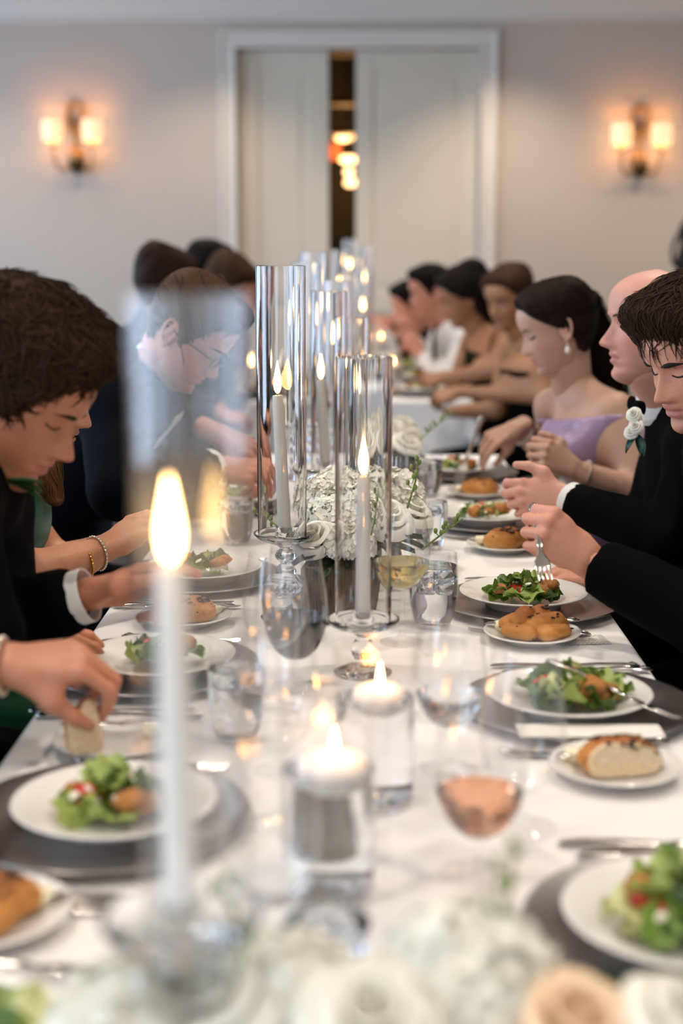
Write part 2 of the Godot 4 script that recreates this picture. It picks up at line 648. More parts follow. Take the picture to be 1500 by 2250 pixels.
	tag(boxes("orange_picture", [[Vector3(-0.224, 2.325, -14.404) - Vector3(0.06, 0.05, 0.01), Vector3(-0.225, 2.422, -14.421) + Vector3(0.05, 0.02, 0.02)]], mat("orange_glaze", Color(0.85, 0.4, 0.12), 0.4)), "small orange tile between the two upper lamps behind the doors", "tile")
	tag(boxes("menu_board", [[Vector3(-0.218, 1.046, -12.643), Vector3(-0.079, 1.498, -12.728) + Vector3(0, 0, 0.03)]], mat("pale_board", Color(0.75, 0.78, 0.8), 0.6)), "pale grey board standing in the gap between the doors", "board")
	# ceiling lights above the tables
	var glow := mat("ceiling_light_diffuser", Color(1, 0.95, 0.88), 0.5)
	glow.emission_enabled = true
	glow.emission = Color(1.0, 0.86, 0.68)
	glow.emission_energy_multiplier = 2.0
	for i in DOWNLIGHTS.size():
		var row: String = ["behind the viewer", "over the nearest place settings", "over the middle of the near table", "over the far end of the near table", "over the front of the far table", "over the back of the far table", "by the far wall left of the doors", "by the far wall right of the doors"][i / 2]
		var t := thing("downlight", "round recessed ceiling downlight %s, %s side" % [row, ("left" if i % 2 == 0 else "right") if i < 12 else ["outer", "inner", "inner", "outer"][i - 12]], "ceiling light", Vector3(DOWNLIGHTS[i].x, 3.28, DOWNLIGHTS[i].y), 0, "recessed downlights")
		var mb := MB.new()
		lathe(mb, [Vector2(0.07, 0.0), Vector2(0.10, 0.0), Vector2(0.10, -0.006), Vector2(0.085, -0.009), Vector2(0.07, -0.006), Vector2(0.07, 0.0)], 28)
		part("ring", mb.mesh(trim), t)
		mb = MB.new()
		lathe(mb, [Vector2(0, -0.001), Vector2(0.07, -0.001), Vector2(0.07, -0.004), Vector2(0, -0.005)], 28)
		part("diffuser", mb.mesh(glow), t)
		var sp := SpotLight3D.new()
		sp.name = "downlight_beam"
		sp.light_color = Color(1.0, 0.955, 0.90) if i < 12 else Color(1.0, 0.885, 0.75)
		sp.light_energy = WARM * (1.0 if i < 12 else (1.0 if i < 14 else 1.6))
		sp.light_size = 0.07
		sp.spot_angle = 56.0
		sp.spot_angle_attenuation = 0.7
		sp.spot_range = 12.0
		sp.shadow_enabled = true
		t.add_child(sp)
		sp.position = Vector3(0, -0.012, 0)
		sp.rotation.x = -PI / 2
	sconces()
	# a dark ornamental stand at the right edge
	var st := thing("iron_stand", "dark wrought iron ornamental stand before the wall at the right edge", "stand", Vector3(1.966, 1.156, -8.723) * Vector3(1, 0, 1))
	var mb := MB.new()
	var dy := Vector3(1.960, 1.589, -8.803).y
	lathe(mb, [Vector2(0, 0), Vector2(0.16, 0), Vector2(0.16, 0.02), Vector2(0.05, 0.06), Vector2(0.025, 0.12), Vector2(0.022, 0.7), Vector2(0.045, 0.75), Vector2(0.022, 0.8), Vector2(0.02, 1.1), Vector2(0.035, 1.16), Vector2(0.045, dy - 0.3), Vector2(0.06, dy - 0.25), Vector2(0.035, dy - 0.16), Vector2(0.05, dy - 0.06), Vector2(0.0, dy + 0.02)], 16)
	part("post", mb.mesh(mat("iron", Color(0.16, 0.14, 0.12), 0.5, 0.6)), st)
	for s in [-1, 1]:
		mb = MB.new()
		var pts := []
		var rad := []
		for i in 12:
			var a := i / 11.0 * 4.2
			pts.append(Vector3(s * (0.02 + 0.07 * sin(a) * (1 - a / 9)), dy - 0.3 + 0.11 * (1 - cos(a)), 0))
			rad.append(0.012)
		tube(mb, pts, rad, 6, 1.0, Vector3.BACK)
		part("scroll", mb.mesh(M.iron), st)

func sconces() -> void:
	var brass := mat("aged_brass", Color(0.72, 0.58, 0.40), 0.35, 0.7)
	var shade := mat("sconce_shade", Color(1.0, 0.93, 0.82), 0.6)
	shade.emission_enabled = true
	shade.emission = Color(1.0, 0.78, 0.56)
	shade.emission_energy_multiplier = 0.95
	var crystal := glassy("crystal", Color(1, 1, 1))
	for s in 2:
		var base := Vector3([-2.02, 1.985][s], [2.13, 2.10][s], -10.45)
		var t := thing("wall_sconce", ["gilt two-armed wall sconce on the wall left of the doors", "gilt two-armed wall sconce on the wall right of the doors"][s], "sconce", base, 0, "wall sconces beside the doors")
		var mb := MB.new()
		# back plate with a pointed loop above, arms, bowl and drops
		tube(mb, [Vector3(0, -0.16, 0.02), Vector3(0, 0.0, 0.03), Vector3(0, 0.2, 0.02)], [0.022, 0.016, 0.014], 10)
		lathe(mb, [Vector2(0, 0.0), Vector2(0.06, 0.004), Vector2(0.05, 0.02), Vector2(0.02, 0.03), Vector2(0, 0.03)], 20, Transform3D(Basis(Vector3.RIGHT, PI / 2), Vector3(0, -0.06, 0.0)))
		part("back_plate", mb.mesh(brass), t)
		mb = MB.new()
		var loop := []
		var rr := []
		for i in 25:
			var a := TAU * i / 24.0
			loop.append(Vector3(0.055 * sin(a), 0.20 - 0.115 * cos(a) * (1.0 if cos(a) > 0 else 0.9), 0.03))
			rr.append(0.017)
		tube(mb, loop, rr, 8, 1.0, Vector3.BACK)
		part("loop", mb.mesh(brass), t)
		for k in [-1, 1]:
			mb = MB.new()
			var pts := []
			var rad := []
			for i in 13:
				var u := i / 12.0
				pts.append(Vector3(k * (0.14 * sin(u * PI / 2)), -0.10 - 0.09 * sin(u * PI) + 0.09 * u * u, 0.03 + 0.1 * u))
				rad.append(0.010)
			tube(mb, pts, rad, 8)
			lathe(mb, [Vector2(0, -0.02), Vector2(0.03, -0.005), Vector2(0.034, 0.003), Vector2(0.012, 0.0), Vector2(0.012, 0.05), Vector2(0, 0.05)], 16, Transform3D(Basis(), Vector3(k * 0.14, 0.0, 0.13)))
			part("arm", mb.mesh(brass), t)
			mb = MB.new()
			lathe(mb, [Vector2(0.062, 0), Vector2(0.066, 0), Vector2(0.066, 0.005), Vector2(0.073, 0.07), Vector2(0.07, 0.145), Vector2(0.066, 0.145), Vector2(0.069, 0.07), Vector2(0.062, 0.0)], 28, Transform3D(Basis(), Vector3(k * 0.14, 0.03, 0.13)))
			part("lamp_shade", mb.mesh(shade), t)
			mb = MB.new()
			for i in 5:
				blob(mb, Vector3(k * (0.05 + 0.03 * i), -0.17 + 0.012 * i * i * 0.5, 0.06 + 0.015 * i), Vector3(0.008, 0.02, 0.008), 0.0, 1, 0, 5)
			part("crystal_drops", mb.mesh(crystal), t)
			var o := OmniLight3D.new()
			o.name = "lamp_light"
			o.light_color = Color(1, 0.72, 0.42)
			o.light_energy = SCONCE
			o.light_size = 0.03
			o.shadow_enabled = true
			o.omni_range = 12.0
			t.add_child(o)
			o.position = Vector3(k * 0.14, 0.10, 0.13)
		mb = MB.new()
		lathe(mb, [Vector2(0, -0.20), Vector2(0.02, -0.19), Vector2(0.05, -0.15), Vector2(0.065, -0.11), Vector2(0.05, -0.10), Vector2(0, -0.10)], 20, Transform3D(Basis(), Vector3(0.01, 0, 0.06)))
		part("bowl", mb.mesh(mat("bronze", Color(0.35, 0.27, 0.15), 0.45, 0.6)), t)

const SCONCE := 0.03

# ---------- tables and cloths
func cloth_mesh(hx: float, z0: float, z1: float, drop: float, seed_: float, m: Material) -> ArrayMesh:
	# a cloth over a rectangular top: a rounded edge, then a hem that falls in folds
	var mb := MB.new()
	var cx := 0.0
	var per := []   # outline with outward directions
	var n1 := int(2 * hx / 0.02)
	var n2 := int((z1 - z0) / 0.02)
	var rr := 0.03
	var corner := func(cxx: float, czz: float, a0: float) -> void:
		for i in 13:
			var a := a0 + PI / 2 * i / 12.0
			per.append([Vector3(cxx + rr * cos(a), 0, czz + rr * sin(a)), Vector3(cos(a), 0, sin(a)), 1.0 - absf(i - 6) / 6.0])
	corner.call(hx - rr, z1 - rr, 0.0)
	for i in range(1, n1):
		per.append([Vector3(hx - rr - (2 * hx - 2 * rr) * i / n1, 0, z1), Vector3.BACK, 0.0])
	corner.call(-hx + rr, z1 - rr, PI / 2)
	for i in range(1, n2):
		per.append([Vector3(-hx, 0, z1 - rr - (z1 - z0 - 2 * rr) * i / n2), Vector3.LEFT, 0.0])
	corner.call(-hx + rr, z0 + rr, PI)
	for i in range(1, n1):
		per.append([Vector3(-hx + rr + (2 * hx - 2 * rr) * i / n1, 0, z0), Vector3.FORWARD, 0.0])
	corner.call(hx - rr, z0 + rr, 1.5 * PI)
	for i in range(1, n2):
		per.append([Vector3(hx, 0, z0 + rr + (z1 - z0 - 2 * rr) * i / n2), Vector3.RIGHT, 0.0])
	var prof := []   # (inset, depth)
	for i in 6:
		var a := PI / 2 * i / 5.0
		prof.append(Vector2(0.012 * (1 - sin(a)), 0.012 * (1 - cos(a))))
	for i in range(1, 15):
		prof.append(Vector2(0, 0.012 + (drop - 0.012) * pow(i / 14.0, 1.2)))
	var rows := []
	var cum := 0.0
	for k in per.size():
		if k > 0:
			cum += per[k][0].distance_to(per[k - 1][0])
		var col := []
		var fold := 0.5 + 0.5 * sin(cum * 17.0 + 2.2 * sin(cum * 3.1 + seed_))
		for p in prof:
			var w: float = p.y / drop
			var out: float = (0.075 * w * w * fold + 0.13 * w * per[k][2]) - p.x
			col.append(mb.add(per[k][0] + per[k][1] * out - Vector3(0, p.y, 0), Vector2(cum, p.y)))
		rows.append(col)
	for k in per.size():
		var a: Array = rows[k]
		var b: Array = rows[(k + 1) % per.size()]
		for i in prof.size() - 1:
			mb.quad(a[i], a[i + 1], b[i + 1], b[i])
	# the top, as a grid with the faintest unevenness
	var mid := mb.add(Vector3(0, 0.0, (z0 + z1) / 2))
	for k in per.size():
		mb.tri(mid, rows[k][0], rows[(k + 1) % per.size()][0])
	# consistent: faces outwards/upwards
	for i in range(0, mb.idx.size(), 3):
		var p0 := mb.v[mb.idx[i]]
		var fn := (mb.v[mb.idx[i + 2]] - p0).cross(mb.v[mb.idx[i + 1]] - p0)
		if fn.dot(p0 - Vector3(clampf(p0.x, -hx + 0.1, hx - 0.1), -0.3, clampf(p0.z, z0 + 0.1, z1 - 0.1))) < 0.0:
			var t := mb.idx[i]
			mb.idx[i] = mb.idx[i + 1]
			mb.idx[i + 1] = t
	return mb.mesh(m)

func banquet(called_label: String, cloth_label: String, hx: float, z0: float, z1: float, seed_: float) -> void:
	var wood := mat("table_ply", Color(0.5, 0.38, 0.26), 0.6)
	var steel := mat("table_legs", Color(0.4, 0.4, 0.42), 0.4, 0.8)
	var cloth := mat("white_linen", Color(0.93, 0.915, 0.90), 0.85)
	cloth.normal_enabled = true
	cloth.normal_texture = bump_tex(11, 0.35, 256, 2.0)
	cloth.normal_scale = 0.12
	cloth.uv1_triplanar = true
	cloth.uv1_world_triplanar = true
	cloth.uv1_scale = Vector3.ONE * 6.0
	var t := thing("banquet_table", called_label, "table", Vector3(0, 0, (z0 + z1) / 2))
	var zz := (z1 - z0) / 2
	boxes("tabletop", [[Vector3(-hx + 0.006, 0.72, -zz + 0.006), Vector3(hx - 0.006, 0.7575, zz - 0.006)]], wood, t)
	for sx in [-1, 1]:
		for sz in [-1, 1]:
			var mb := MB.new()
			tube(mb, [Vector3(sx * (hx - 0.12), 0, sz * (zz - 0.3)), Vector3(sx * (hx - 0.12), 0.72, sz * (zz - 0.3))], [0.016, 0.016], 10)
			part("leg", mb.mesh(steel), t)
	var c := part("tablecloth", cloth_mesh(hx, z0, z1, 0.46, seed_, cloth), self, Vector3(0, 0.76, 0))
	tag(c, cloth_label, "tablecloth")

# ---------- china, metal
var proto := {}

func lathed(prof: Array, seg: int, m: Material) -> ArrayMesh:
	var mb := MB.new()
	lathe(mb, prof, seg)
	return mb.mesh(m)

func china() -> void:
	var white := mat("white_china", Color(0.92, 0.905, 0.88), 0.18)
	white.clearcoat_enabled = true
	white.clearcoat = 0.4
	white.clearcoat_roughness = 0.08
	var silver := mat("silver_charger", Color(0.70, 0.68, 0.67), 0.28, 1.0)
	# salad plate, 23 cm
	proto.plate = lathed([Vector2(0, 0.003), Vector2(0.062, 0.003), Vector2(0.064, 0.0), Vector2(0.068, 0.0), Vector2(0.071, 0.006), Vector2(0.088, 0.016), Vector2(0.113, 0.0245), Vector2(0.1155, 0.026), Vector2(0.116, 0.0275), Vector2(0.1145, 0.0285), Vector2(0.108, 0.027), Vector2(0.085, 0.020), Vector2(0.074, 0.0125), Vector2(0.066, 0.0085), Vector2(0.05, 0.0075), Vector2(0, 0.0075)], 72, white)
	proto.bread_plate = lathed([Vector2(0, 0.003), Vector2(0.042, 0.003), Vector2(0.044, 0), Vector2(0.047, 0), Vector2(0.05, 0.005), Vector2(0.062, 0.010), Vector2(0.079, 0.016), Vector2(0.081, 0.0175), Vector2(0.0805, 0.019), Vector2(0.076, 0.0185), Vector2(0.06, 0.0135), Vector2(0.05, 0.0085), Vector2(0.04, 0.0065), Vector2(0, 0.0065)], 64, white)
	proto.charger = lathed([Vector2(0, 0.002), Vector2(0.11, 0.002), Vector2(0.112, 0), Vector2(0.115, 0), Vector2(0.118, 0.004), Vector2(0.14, 0.010), Vector2(0.160, 0.0135), Vector2(0.1635, 0.0150), Vector2(0.1645, 0.0168), Vector2(0.163, 0.018), Vector2(0.160, 0.0168), Vector2(0.14, 0.0140), Vector2(0.118, 0.0085), Vector2(0.112, 0.006), Vector2(0.1, 0.0055), Vector2(0, 0.0055)], 80, silver)
	flatware()

func strip(mb: MB, spine: Array, wide: Array, thick: Array, seg := 10) -> void:
	# a flat bar with rounded sides: spine points along x, half-widths along z, half-thicknesses along y
	var from := mb.idx.size()
	var rows := []
	for i in spine.size():
		var row := []
		for k in seg:
			var a := TAU * k / seg
			var cz := signf(cos(a)) * pow(absf(cos(a)), 0.6)
			var cy := signf(sin(a)) * pow(absf(sin(a)), 0.8)
			row.append(mb.add(spine[i] + Vector3(0, cy * thick[i], cz * wide[i])))
		rows.append(row)
	for i in spine.size() - 1:
		for k in seg:
			mb.quad(rows[i][k], rows[i][(k + 1) % seg], rows[i + 1][(k + 1) % seg], rows[i + 1][k])
	for e in [0, spine.size() - 1]:
		var c := mb.add(spine[e])
		for k in seg:
			if e == 0:
				mb.tri(c, rows[e][(k + 1) % seg], rows[e][k])
			else:
				mb.tri(c, rows[e][k], rows[e][(k + 1) % seg])
	mb.outward(from)

func flatware() -> void:
	# lying along x with the business end towards -x, resting on y = 0
	var steel := mat("polished_flatware", Color(0.82, 0.80, 0.78), 0.14, 1.0)
	var handle := func(mb: MB, x0: float, x1: float) -> void:
		var sp := []
		var w := []
		var th := []
		for i in 13:
			var u := i / 12.0
			sp.append(Vector3(lerpf(x0, x1, u), 0.004 + 0.004 * sin(u * PI * 0.9), 0))
			w.append(hermite([Vector2(0, 0.004), Vector2(0.08, 0.0065), Vector2(0.14, 0.004), Vector2(0.6, 0.0062), Vector2(0.86, 0.0095), Vector2(0.95, 0.0085), Vector2(1, 0.003)], u))
			th.append(hermite([Vector2(0, 0.0016), Vector2(0.08, 0.0028), Vector2(0.14, 0.002), Vector2(0.8, 0.002), Vector2(1, 0.0015)], u))
		strip(mb, sp, w, th)
		strip(mb, [Vector3(x1 - 0.02, 0.009, 0), Vector3(x1 - 0.012, 0.01, 0), Vector3(x1 - 0.004, 0.008, 0)], [0.002, 0.005, 0.002], [0.001, 0.0015, 0.001], 8)
	var mb := MB.new()
	handle.call(mb, -0.02, 0.10)
	var f := Node3D.new()
	part("handle", mb.mesh(steel), f)
	mb = MB.new()
	strip(mb, [Vector3(-0.02, 0.004, 0), Vector3(-0.035, 0.005, 0), Vector3(-0.05, 0.004, 0), Vector3(-0.062, 0.003, 0), Vector3(-0.066, 0.003, 0)], [0.004, 0.0055, 0.012, 0.0125, 0.0122], [0.0016, 0.0015, 0.0012, 0.0011, 0.001])
	part("neck", mb.mesh(steel), f)
	for i in 4:
		mb = MB.new()
		var z := -0.0102 + 0.0068 * i
		strip(mb, [Vector3(-0.064, 0.003, z), Vector3(-0.08, 0.0035, z), Vector3(-0.1, 0.006, z), Vector3(-0.106, 0.008, z * 0.95)], [0.0024, 0.002, 0.0016, 0.0006], [0.001, 0.001, 0.0009, 0.0005], 8)
		part("tine", mb.mesh(steel), f)
	proto.fork = f
	var k := Node3D.new()
	mb = MB.new()
	handle.call(mb, 0.0, 0.115)
	part("handle", mb.mesh(steel), k)
	mb = MB.new()
	strip(mb, [Vector3(0.0, 0.004, 0), Vector3(-0.015, 0.005, -0.001), Vector3(-0.05, 0.005, -0.003), Vector3(-0.09, 0.005, -0.003), Vector3(-0.112, 0.005, 0.001), Vector3(-0.118, 0.005, 0.005)], [0.004, 0.006, 0.0085, 0.009, 0.007, 0.001], [0.0018, 0.0014, 0.001, 0.0009, 0.0007, 0.0004])
	part("blade", mb.mesh(steel), k)
	proto.knife = k
	var b := Node3D.new()
	mb = MB.new()
	handle.call(mb, 0.0, 0.085)
	part("handle", mb.mesh(steel), b)
	mb = MB.new()
	strip(mb, [Vector3(0.0, 0.004, 0), Vector3(-0.01, 0.005, 0), Vector3(-0.045, 0.005, -0.002), Vector3(-0.07, 0.005, 0.0), Vector3(-0.078, 0.005, 0.004)], [0.004, 0.005, 0.008, 0.008, 0.002], [0.0016, 0.0012, 0.0009, 0.0008, 0.0005])
	part("blade", mb.mesh(steel), b)
	proto.butter_knife = b

func put_metal(kind: String, label: String, at: Vector3, turn: float, group := "", tilt := Vector3.ZERO) -> Node3D:
	var o := copy(proto[kind], kind, label, "fork" if kind == "fork" else "knife", at, turn, group)
	if tilt != Vector3.ZERO:
		o.basis = Basis.from_euler(tilt)
	return o

# ---------- food
func salad(called_label: String, at: Vector3, seed_: int, big: float, leaves: int, toms: int, crs: int, sx := 1.0) -> void:
	rng.seed = seed_
	var t := thing("salad", called_label, "salad", at, 0, "dressed green salads")
	var greens := []
	for q in [Color(0.30, 0.42, 0.13), Color(0.42, 0.54, 0.20), Color(0.62, 0.68, 0.36), Color(0.78, 0.79, 0.56), Color(0.20, 0.31, 0.10)]:
		var m := mat("leaf_%d" % greens.size(), q, 0.42)
		m.backlight_enabled = true
		m.backlight = Color(0.25, 0.3, 0.1)
		m.cull_mode = BaseMaterial3D.CULL_DISABLED
		greens.append(m)
	for i in leaves:
		var mb := MB.new()
		var len := rng.randf_range(0.03, 0.062) * big
		var wid := len * rng.randf_range(0.3, 0.55)
		var curl := rng.randf_range(-0.9, 1.4)
		var ruff := rng.randf_range(0.05, 0.16)
		var sd := rng.randf() * 100.0
		sheet(mb, 12, 6, func(u: float, w: float) -> Vector3:
			var prof := sin(PI * clampf(pow(u, 0.75) * 0.96 + 0.02, 0, 1)) * (1.0 + 0.17 * sin(u * 15.0 + sd) * (1.0 + 0.3 * sin(u * 31.0)))
			var s := (w - 0.5) * 2.0
			var y := len * (0.22 * curl * sin(u * 2.2) + absf(s) * ruff * 1.5 + ruff * sin(u * 13.0 + sd + s * 3.0) * absf(s))
			return Vector3((u - 0.5) * len, y, s * wid * prof))
		var r := pow(rng.randf(), 0.6) * 0.058 * big
		var a := rng.randf() * TAU
		var hgt := 0.010 + 0.030 * big * (1.0 - r / (0.07 * big)) * rng.randf_range(0.5, 1.2)
		var o := part("lettuce_leaf", mb.mesh(greens[[0, 1, 2, 3, 4, 1, 0, 2][rng.randi() % 8]]), t, Vector3(r * cos(a) * sx, hgt, r * sin(a) * 0.85))
		o.rotation = Vector3(rng.randf_range(-0.5, 0.5), rng.randf() * TAU, rng.randf_range(-0.35, 0.7))
	var red := mat("tomato", Color(0.74, 0.13, 0.07), 0.25)
	for i in toms:
		var mb := MB.new()
		var s := rng.randf_range(0.010, 0.015) * big
		blob(mb, Vector3.ZERO, Vector3(s * 1.2, s * 0.8, s * 0.9), 0.25, 0.7, i + seed_, 8)
		var a := rng.randf_range(2.2, 4.6)
		part("tomato_piece", mb.mesh(red), t, Vector3(0.045 * big * cos(a) * rng.randf_range(0.5, 1.0), 0.02 + rng.randf() * 0.014, 0.03 * big * sin(a)))
	var crust := mat("crouton", Color(0.78, 0.54, 0.27), 0.75)
	crust.albedo_texture = noise_tex(9, 0.05, 128, Color(0.72, 0.62, 0.55), Color(1, 1, 1))
	crust.uv1_triplanar = true
	crust.uv1_scale = Vector3.ONE * 20
	for i in crs:
		var mb := MB.new()
		var s := rng.randf_range(0.013, 0.019) * big
		blob(mb, Vector3.ZERO, Vector3(s * 1.15, s * 0.75, s), 0.35, 0.9, i * 3 + seed_, 8)
		var a := rng.randf() * 1.6 - 0.5 if i % 2 == 0 else rng.randf() * TAU
		part("crouton", mb.mesh(crust), t, Vector3(0.048 * big * cos(a), 0.022 + rng.randf() * 0.014, 0.036 * big * sin(a)))
	var cream := mat("dressing", Color(0.93, 0.91, 0.82), 0.35)
	for i in int(leaves * 0.3):
		var mb := MB.new()
		blob(mb, Vector3.ZERO, Vector3(rng.randf_range(0.005, 0.011), 0.0025, rng.randf_range(0.004, 0.008)) * big, 0.3, 1.0, i + 2, 5)
		var r := rng.randf() * 0.055 * big
		var a := rng.randf() * TAU
		var o := part("cheese_shaving", mb.mesh(cream), t, Vector3(r * cos(a) * sx, 0.022 + 0.02 * rng.randf() * big, r * sin(a) * 0.85))
		o.rotation = Vector3(rng.randf_range(-0.6, 0.6), rng.randf() * TAU, rng.randf_range(-0.5, 0.5))

func bread_material() -> StandardMaterial3D:
	if M.has("bread_crust"):
		return M.bread_crust
	var m := mat("bread_crust", WHITE, 0.62)
	m.vertex_color_use_as_albedo = true
	m.albedo_texture = noise_tex(21, 0.035, 256, Color(0.86, 0.80, 0.74), Color(1, 1, 1))
	m.uv1_triplanar = true
	m.uv1_scale = Vector3.ONE * 14
	return m

func crust_colours(mb: MB, from: int, y0: float, y1: float, cut := Vector3.ZERO) -> void:
	var lo := Color(0.86, 0.70, 0.46).srgb_to_linear()
	var mid := Color(0.84, 0.58, 0.29).srgb_to_linear()
	var top := Color(0.66, 0.38, 0.16).srgb_to_linear()
	var crumb := Color(0.93, 0.86, 0.72).srgb_to_linear()
	for i in range(from, mb.v.size()):
		var p := mb.v[i]
		var u := (p.y - y0) / (y1 - y0) + 0.22 * noise.get_noise_3dv(p * 900.0)
		var q := lo.lerp(mid, smoothstep(0.05, 0.4, u)).lerp(top, smoothstep(0.7, 1.15, u))
		if cut != Vector3.ZERO and p.dot(cut.normalized()) > cut.length() - 0.003:
			q = crumb
		mb.c[i] = q

func roll(label: String, at: Vector3, turn: float, kind: int, seed_: int) -> Node3D:
	# kind 0 knotted roll with herbs, 1 round roll, 2 half a roll with its crumb showing, 3 a torn piece on end
	rng.seed = seed_
	var t := thing("bread_roll", label, "bread roll", at, turn, "herbed bread rolls")
	var mb := MB.new()
	var f := Field.new(Vector3(-0.075, -0.01, -0.06), Vector3(0.075, 0.08, 0.06), 0.0028)
	if kind == 0:
		f.cap(Vector3(-0.044, 0.018, 0.006), Vector3(-0.020, 0.021, 0.031), 0.0165, 0.018, 0.0)
		f.cap(Vector3(0.012, 0.020, 0.033), Vector3(0.043, 0.018, 0.014), 0.0185, 0.0165, 0.001)
		f.cap(Vector3(-0.042, 0.026, -0.016), Vector3(-0.016, 0.033, -0.030), 0.018, 0.019, 0.001)
		f.cap(Vector3(0.044, 0.024, -0.016), Vector3(0.016, 0.032, -0.030), 0.018, 0.019, 0.001)
		f.cap(Vector3(-0.030, 0.042, 0.004), Vector3(-0.014, 0.052, -0.010), 0.0155, 0.016, 0.001)
		f.cap(Vector3(0.006, 0.040, 0.012), Vector3(0.034, 0.040, 0.000), 0.0165, 0.017, 0.001)
		f.ball(Vector3(0.012, 0.052, -0.016), 0.0165, 0.002)
		f.ball(Vector3(0, 0.022, 0), 0.030, 0.0)
	elif kind == 3:
		f.cap(Vector3(0, 0.012, 0), Vector3(0.004, 0.052, 0.0), 0.024, 0.013, 0.0)
		f.ball(Vector3(-0.006, 0.03, 0.004), 0.021, 0.008)
		f.cut(Vector3(0.004, 0, 0.010), Vector3(0.35, 0, 0.94).normalized())
	else:
		f.cap(Vector3(-0.016, 0.022, 0.006), Vector3(0.018, 0.021, -0.006), 0.034, 0.032, 0.0)
		f.cap(Vector3(-0.02, 0.034, -0.004), Vector3(0.014, 0.034, 0.004), 0.022, 0.021, 0.016)
		f.ball(Vector3(0.03, 0.02, 0.012), 0.022, 0.01)
		f.ball(Vector3(-0.028, 0.02, -0.014), 0.022, 0.01)
		f.ball(Vector3(-0.02, 0.021, 0.02), 0.022, 0.006)
	f.cut(Vector3.ZERO, Vector3.DOWN)
	var cut := Vector3.ZERO
	if kind == 3:
		cut = Vector3(0.35, 0, 0.94).normalized() * 0.0108
	if kind == 2:
		cut = Vector3(-0.12, 0.08, 1.0).normalized() * 0.022
		f.cut(cut, cut.normalized())
	for i in f.d.size():
		if absf(f.d[i]) < 0.01:
			var x := i % f.nx
			var y := (i / f.nx) % f.ny
			var z := i / (f.nx * f.ny)
			f.d[i] += 0.0016 * noise.get_noise_3d(x * 9.0, y * 9.0, z * 9.0 + seed_ * 50.0)
	f.put(mb)
	crust_colours(mb, 0, 0.0, 0.062, cut)
	for i in mb.v.size():
		mb.v[i] *= Vector3(0.97, 0.74 if kind != 3 else 1.12, 1.0)
	part("crust", mb.mesh(bread_material()), t)
	# baked herbs, most of them on the crown
	var herb := MB.new()
	var tops := []
	for i in mb.v.size():
		if mb.v[i].y > 0.006:
			tops.append(i)
	for i in (150 if kind < 3 else 0):
		var p := mb.v[tops[rng.randi() % tops.size()]]
		var crown := p.y > (0.036 if kind == 0 else 0.034) and p.x > -0.03
		if not crown and rng.randf() > 0.16:
			continue
		for q in (3 if crown else 1):
			var s := rng.randf_range(0.0010, 0.0026)
			blob(herb, p + Vector3(rng.randf_range(-0.003, 0.003), 0.0005, rng.randf_range(-0.003, 0.003)), Vector3(s * 1.7, s * 0.7, s), 0.2, 1, i, 3, Basis.from_euler(Vector3(0, rng.randf() * TAU, 0)))
	if herb.v.size():
		tag(part("baked_herbs", herb.mesh(mat("dark_herb", Color(0.17, 0.12, 0.06), 0.8)), t), "", "", "", "stuff")
	return t

func butter(label: String, at: Vector3, seed_: int) -> void:
	var mb := MB.new()
	blob(mb, Vector3(0, 0.009, 0), Vector3(0.016, 0.010, 0.013), 0.12, 0.6, seed_, 8)
	for i in 5:
		var a := TAU * i / 5
		blob(mb, Vector3(0.011 * cos(a), 0.012, 0.009 * sin(a)), Vector3(0.007, 0.006, 0.007), 0.1, 1, i + seed_, 6)
	tag(part("butter", mb.mesh(mat("butter", Color(0.95, 0.91, 0.78), 0.45)), self, at), label, "butter", "piped butter portions")

# ---------- glass
func drink(kind: String, h0: float) -> Array:
	# the inner wall of a glass of that kind below height h0, as a closed shape with a flat top
	var inner: Array = proto[kind + "_inner"]
	var p := [Vector2(0, inner[0].y)]
	for i in inner.size() - 1:
		if inner[i].y >= h0:
			break
		p.append(inner[i])
		if inner[i + 1].y >= h0:
			var t: float = (h0 - inner[i].y) / (inner[i + 1].y - inner[i].y)
			p.append(inner[i].lerp(inner[i + 1], t))
			p.append(inner[i].lerp(inner[i + 1], t))
	p.append(Vector2(0, h0))
	return p

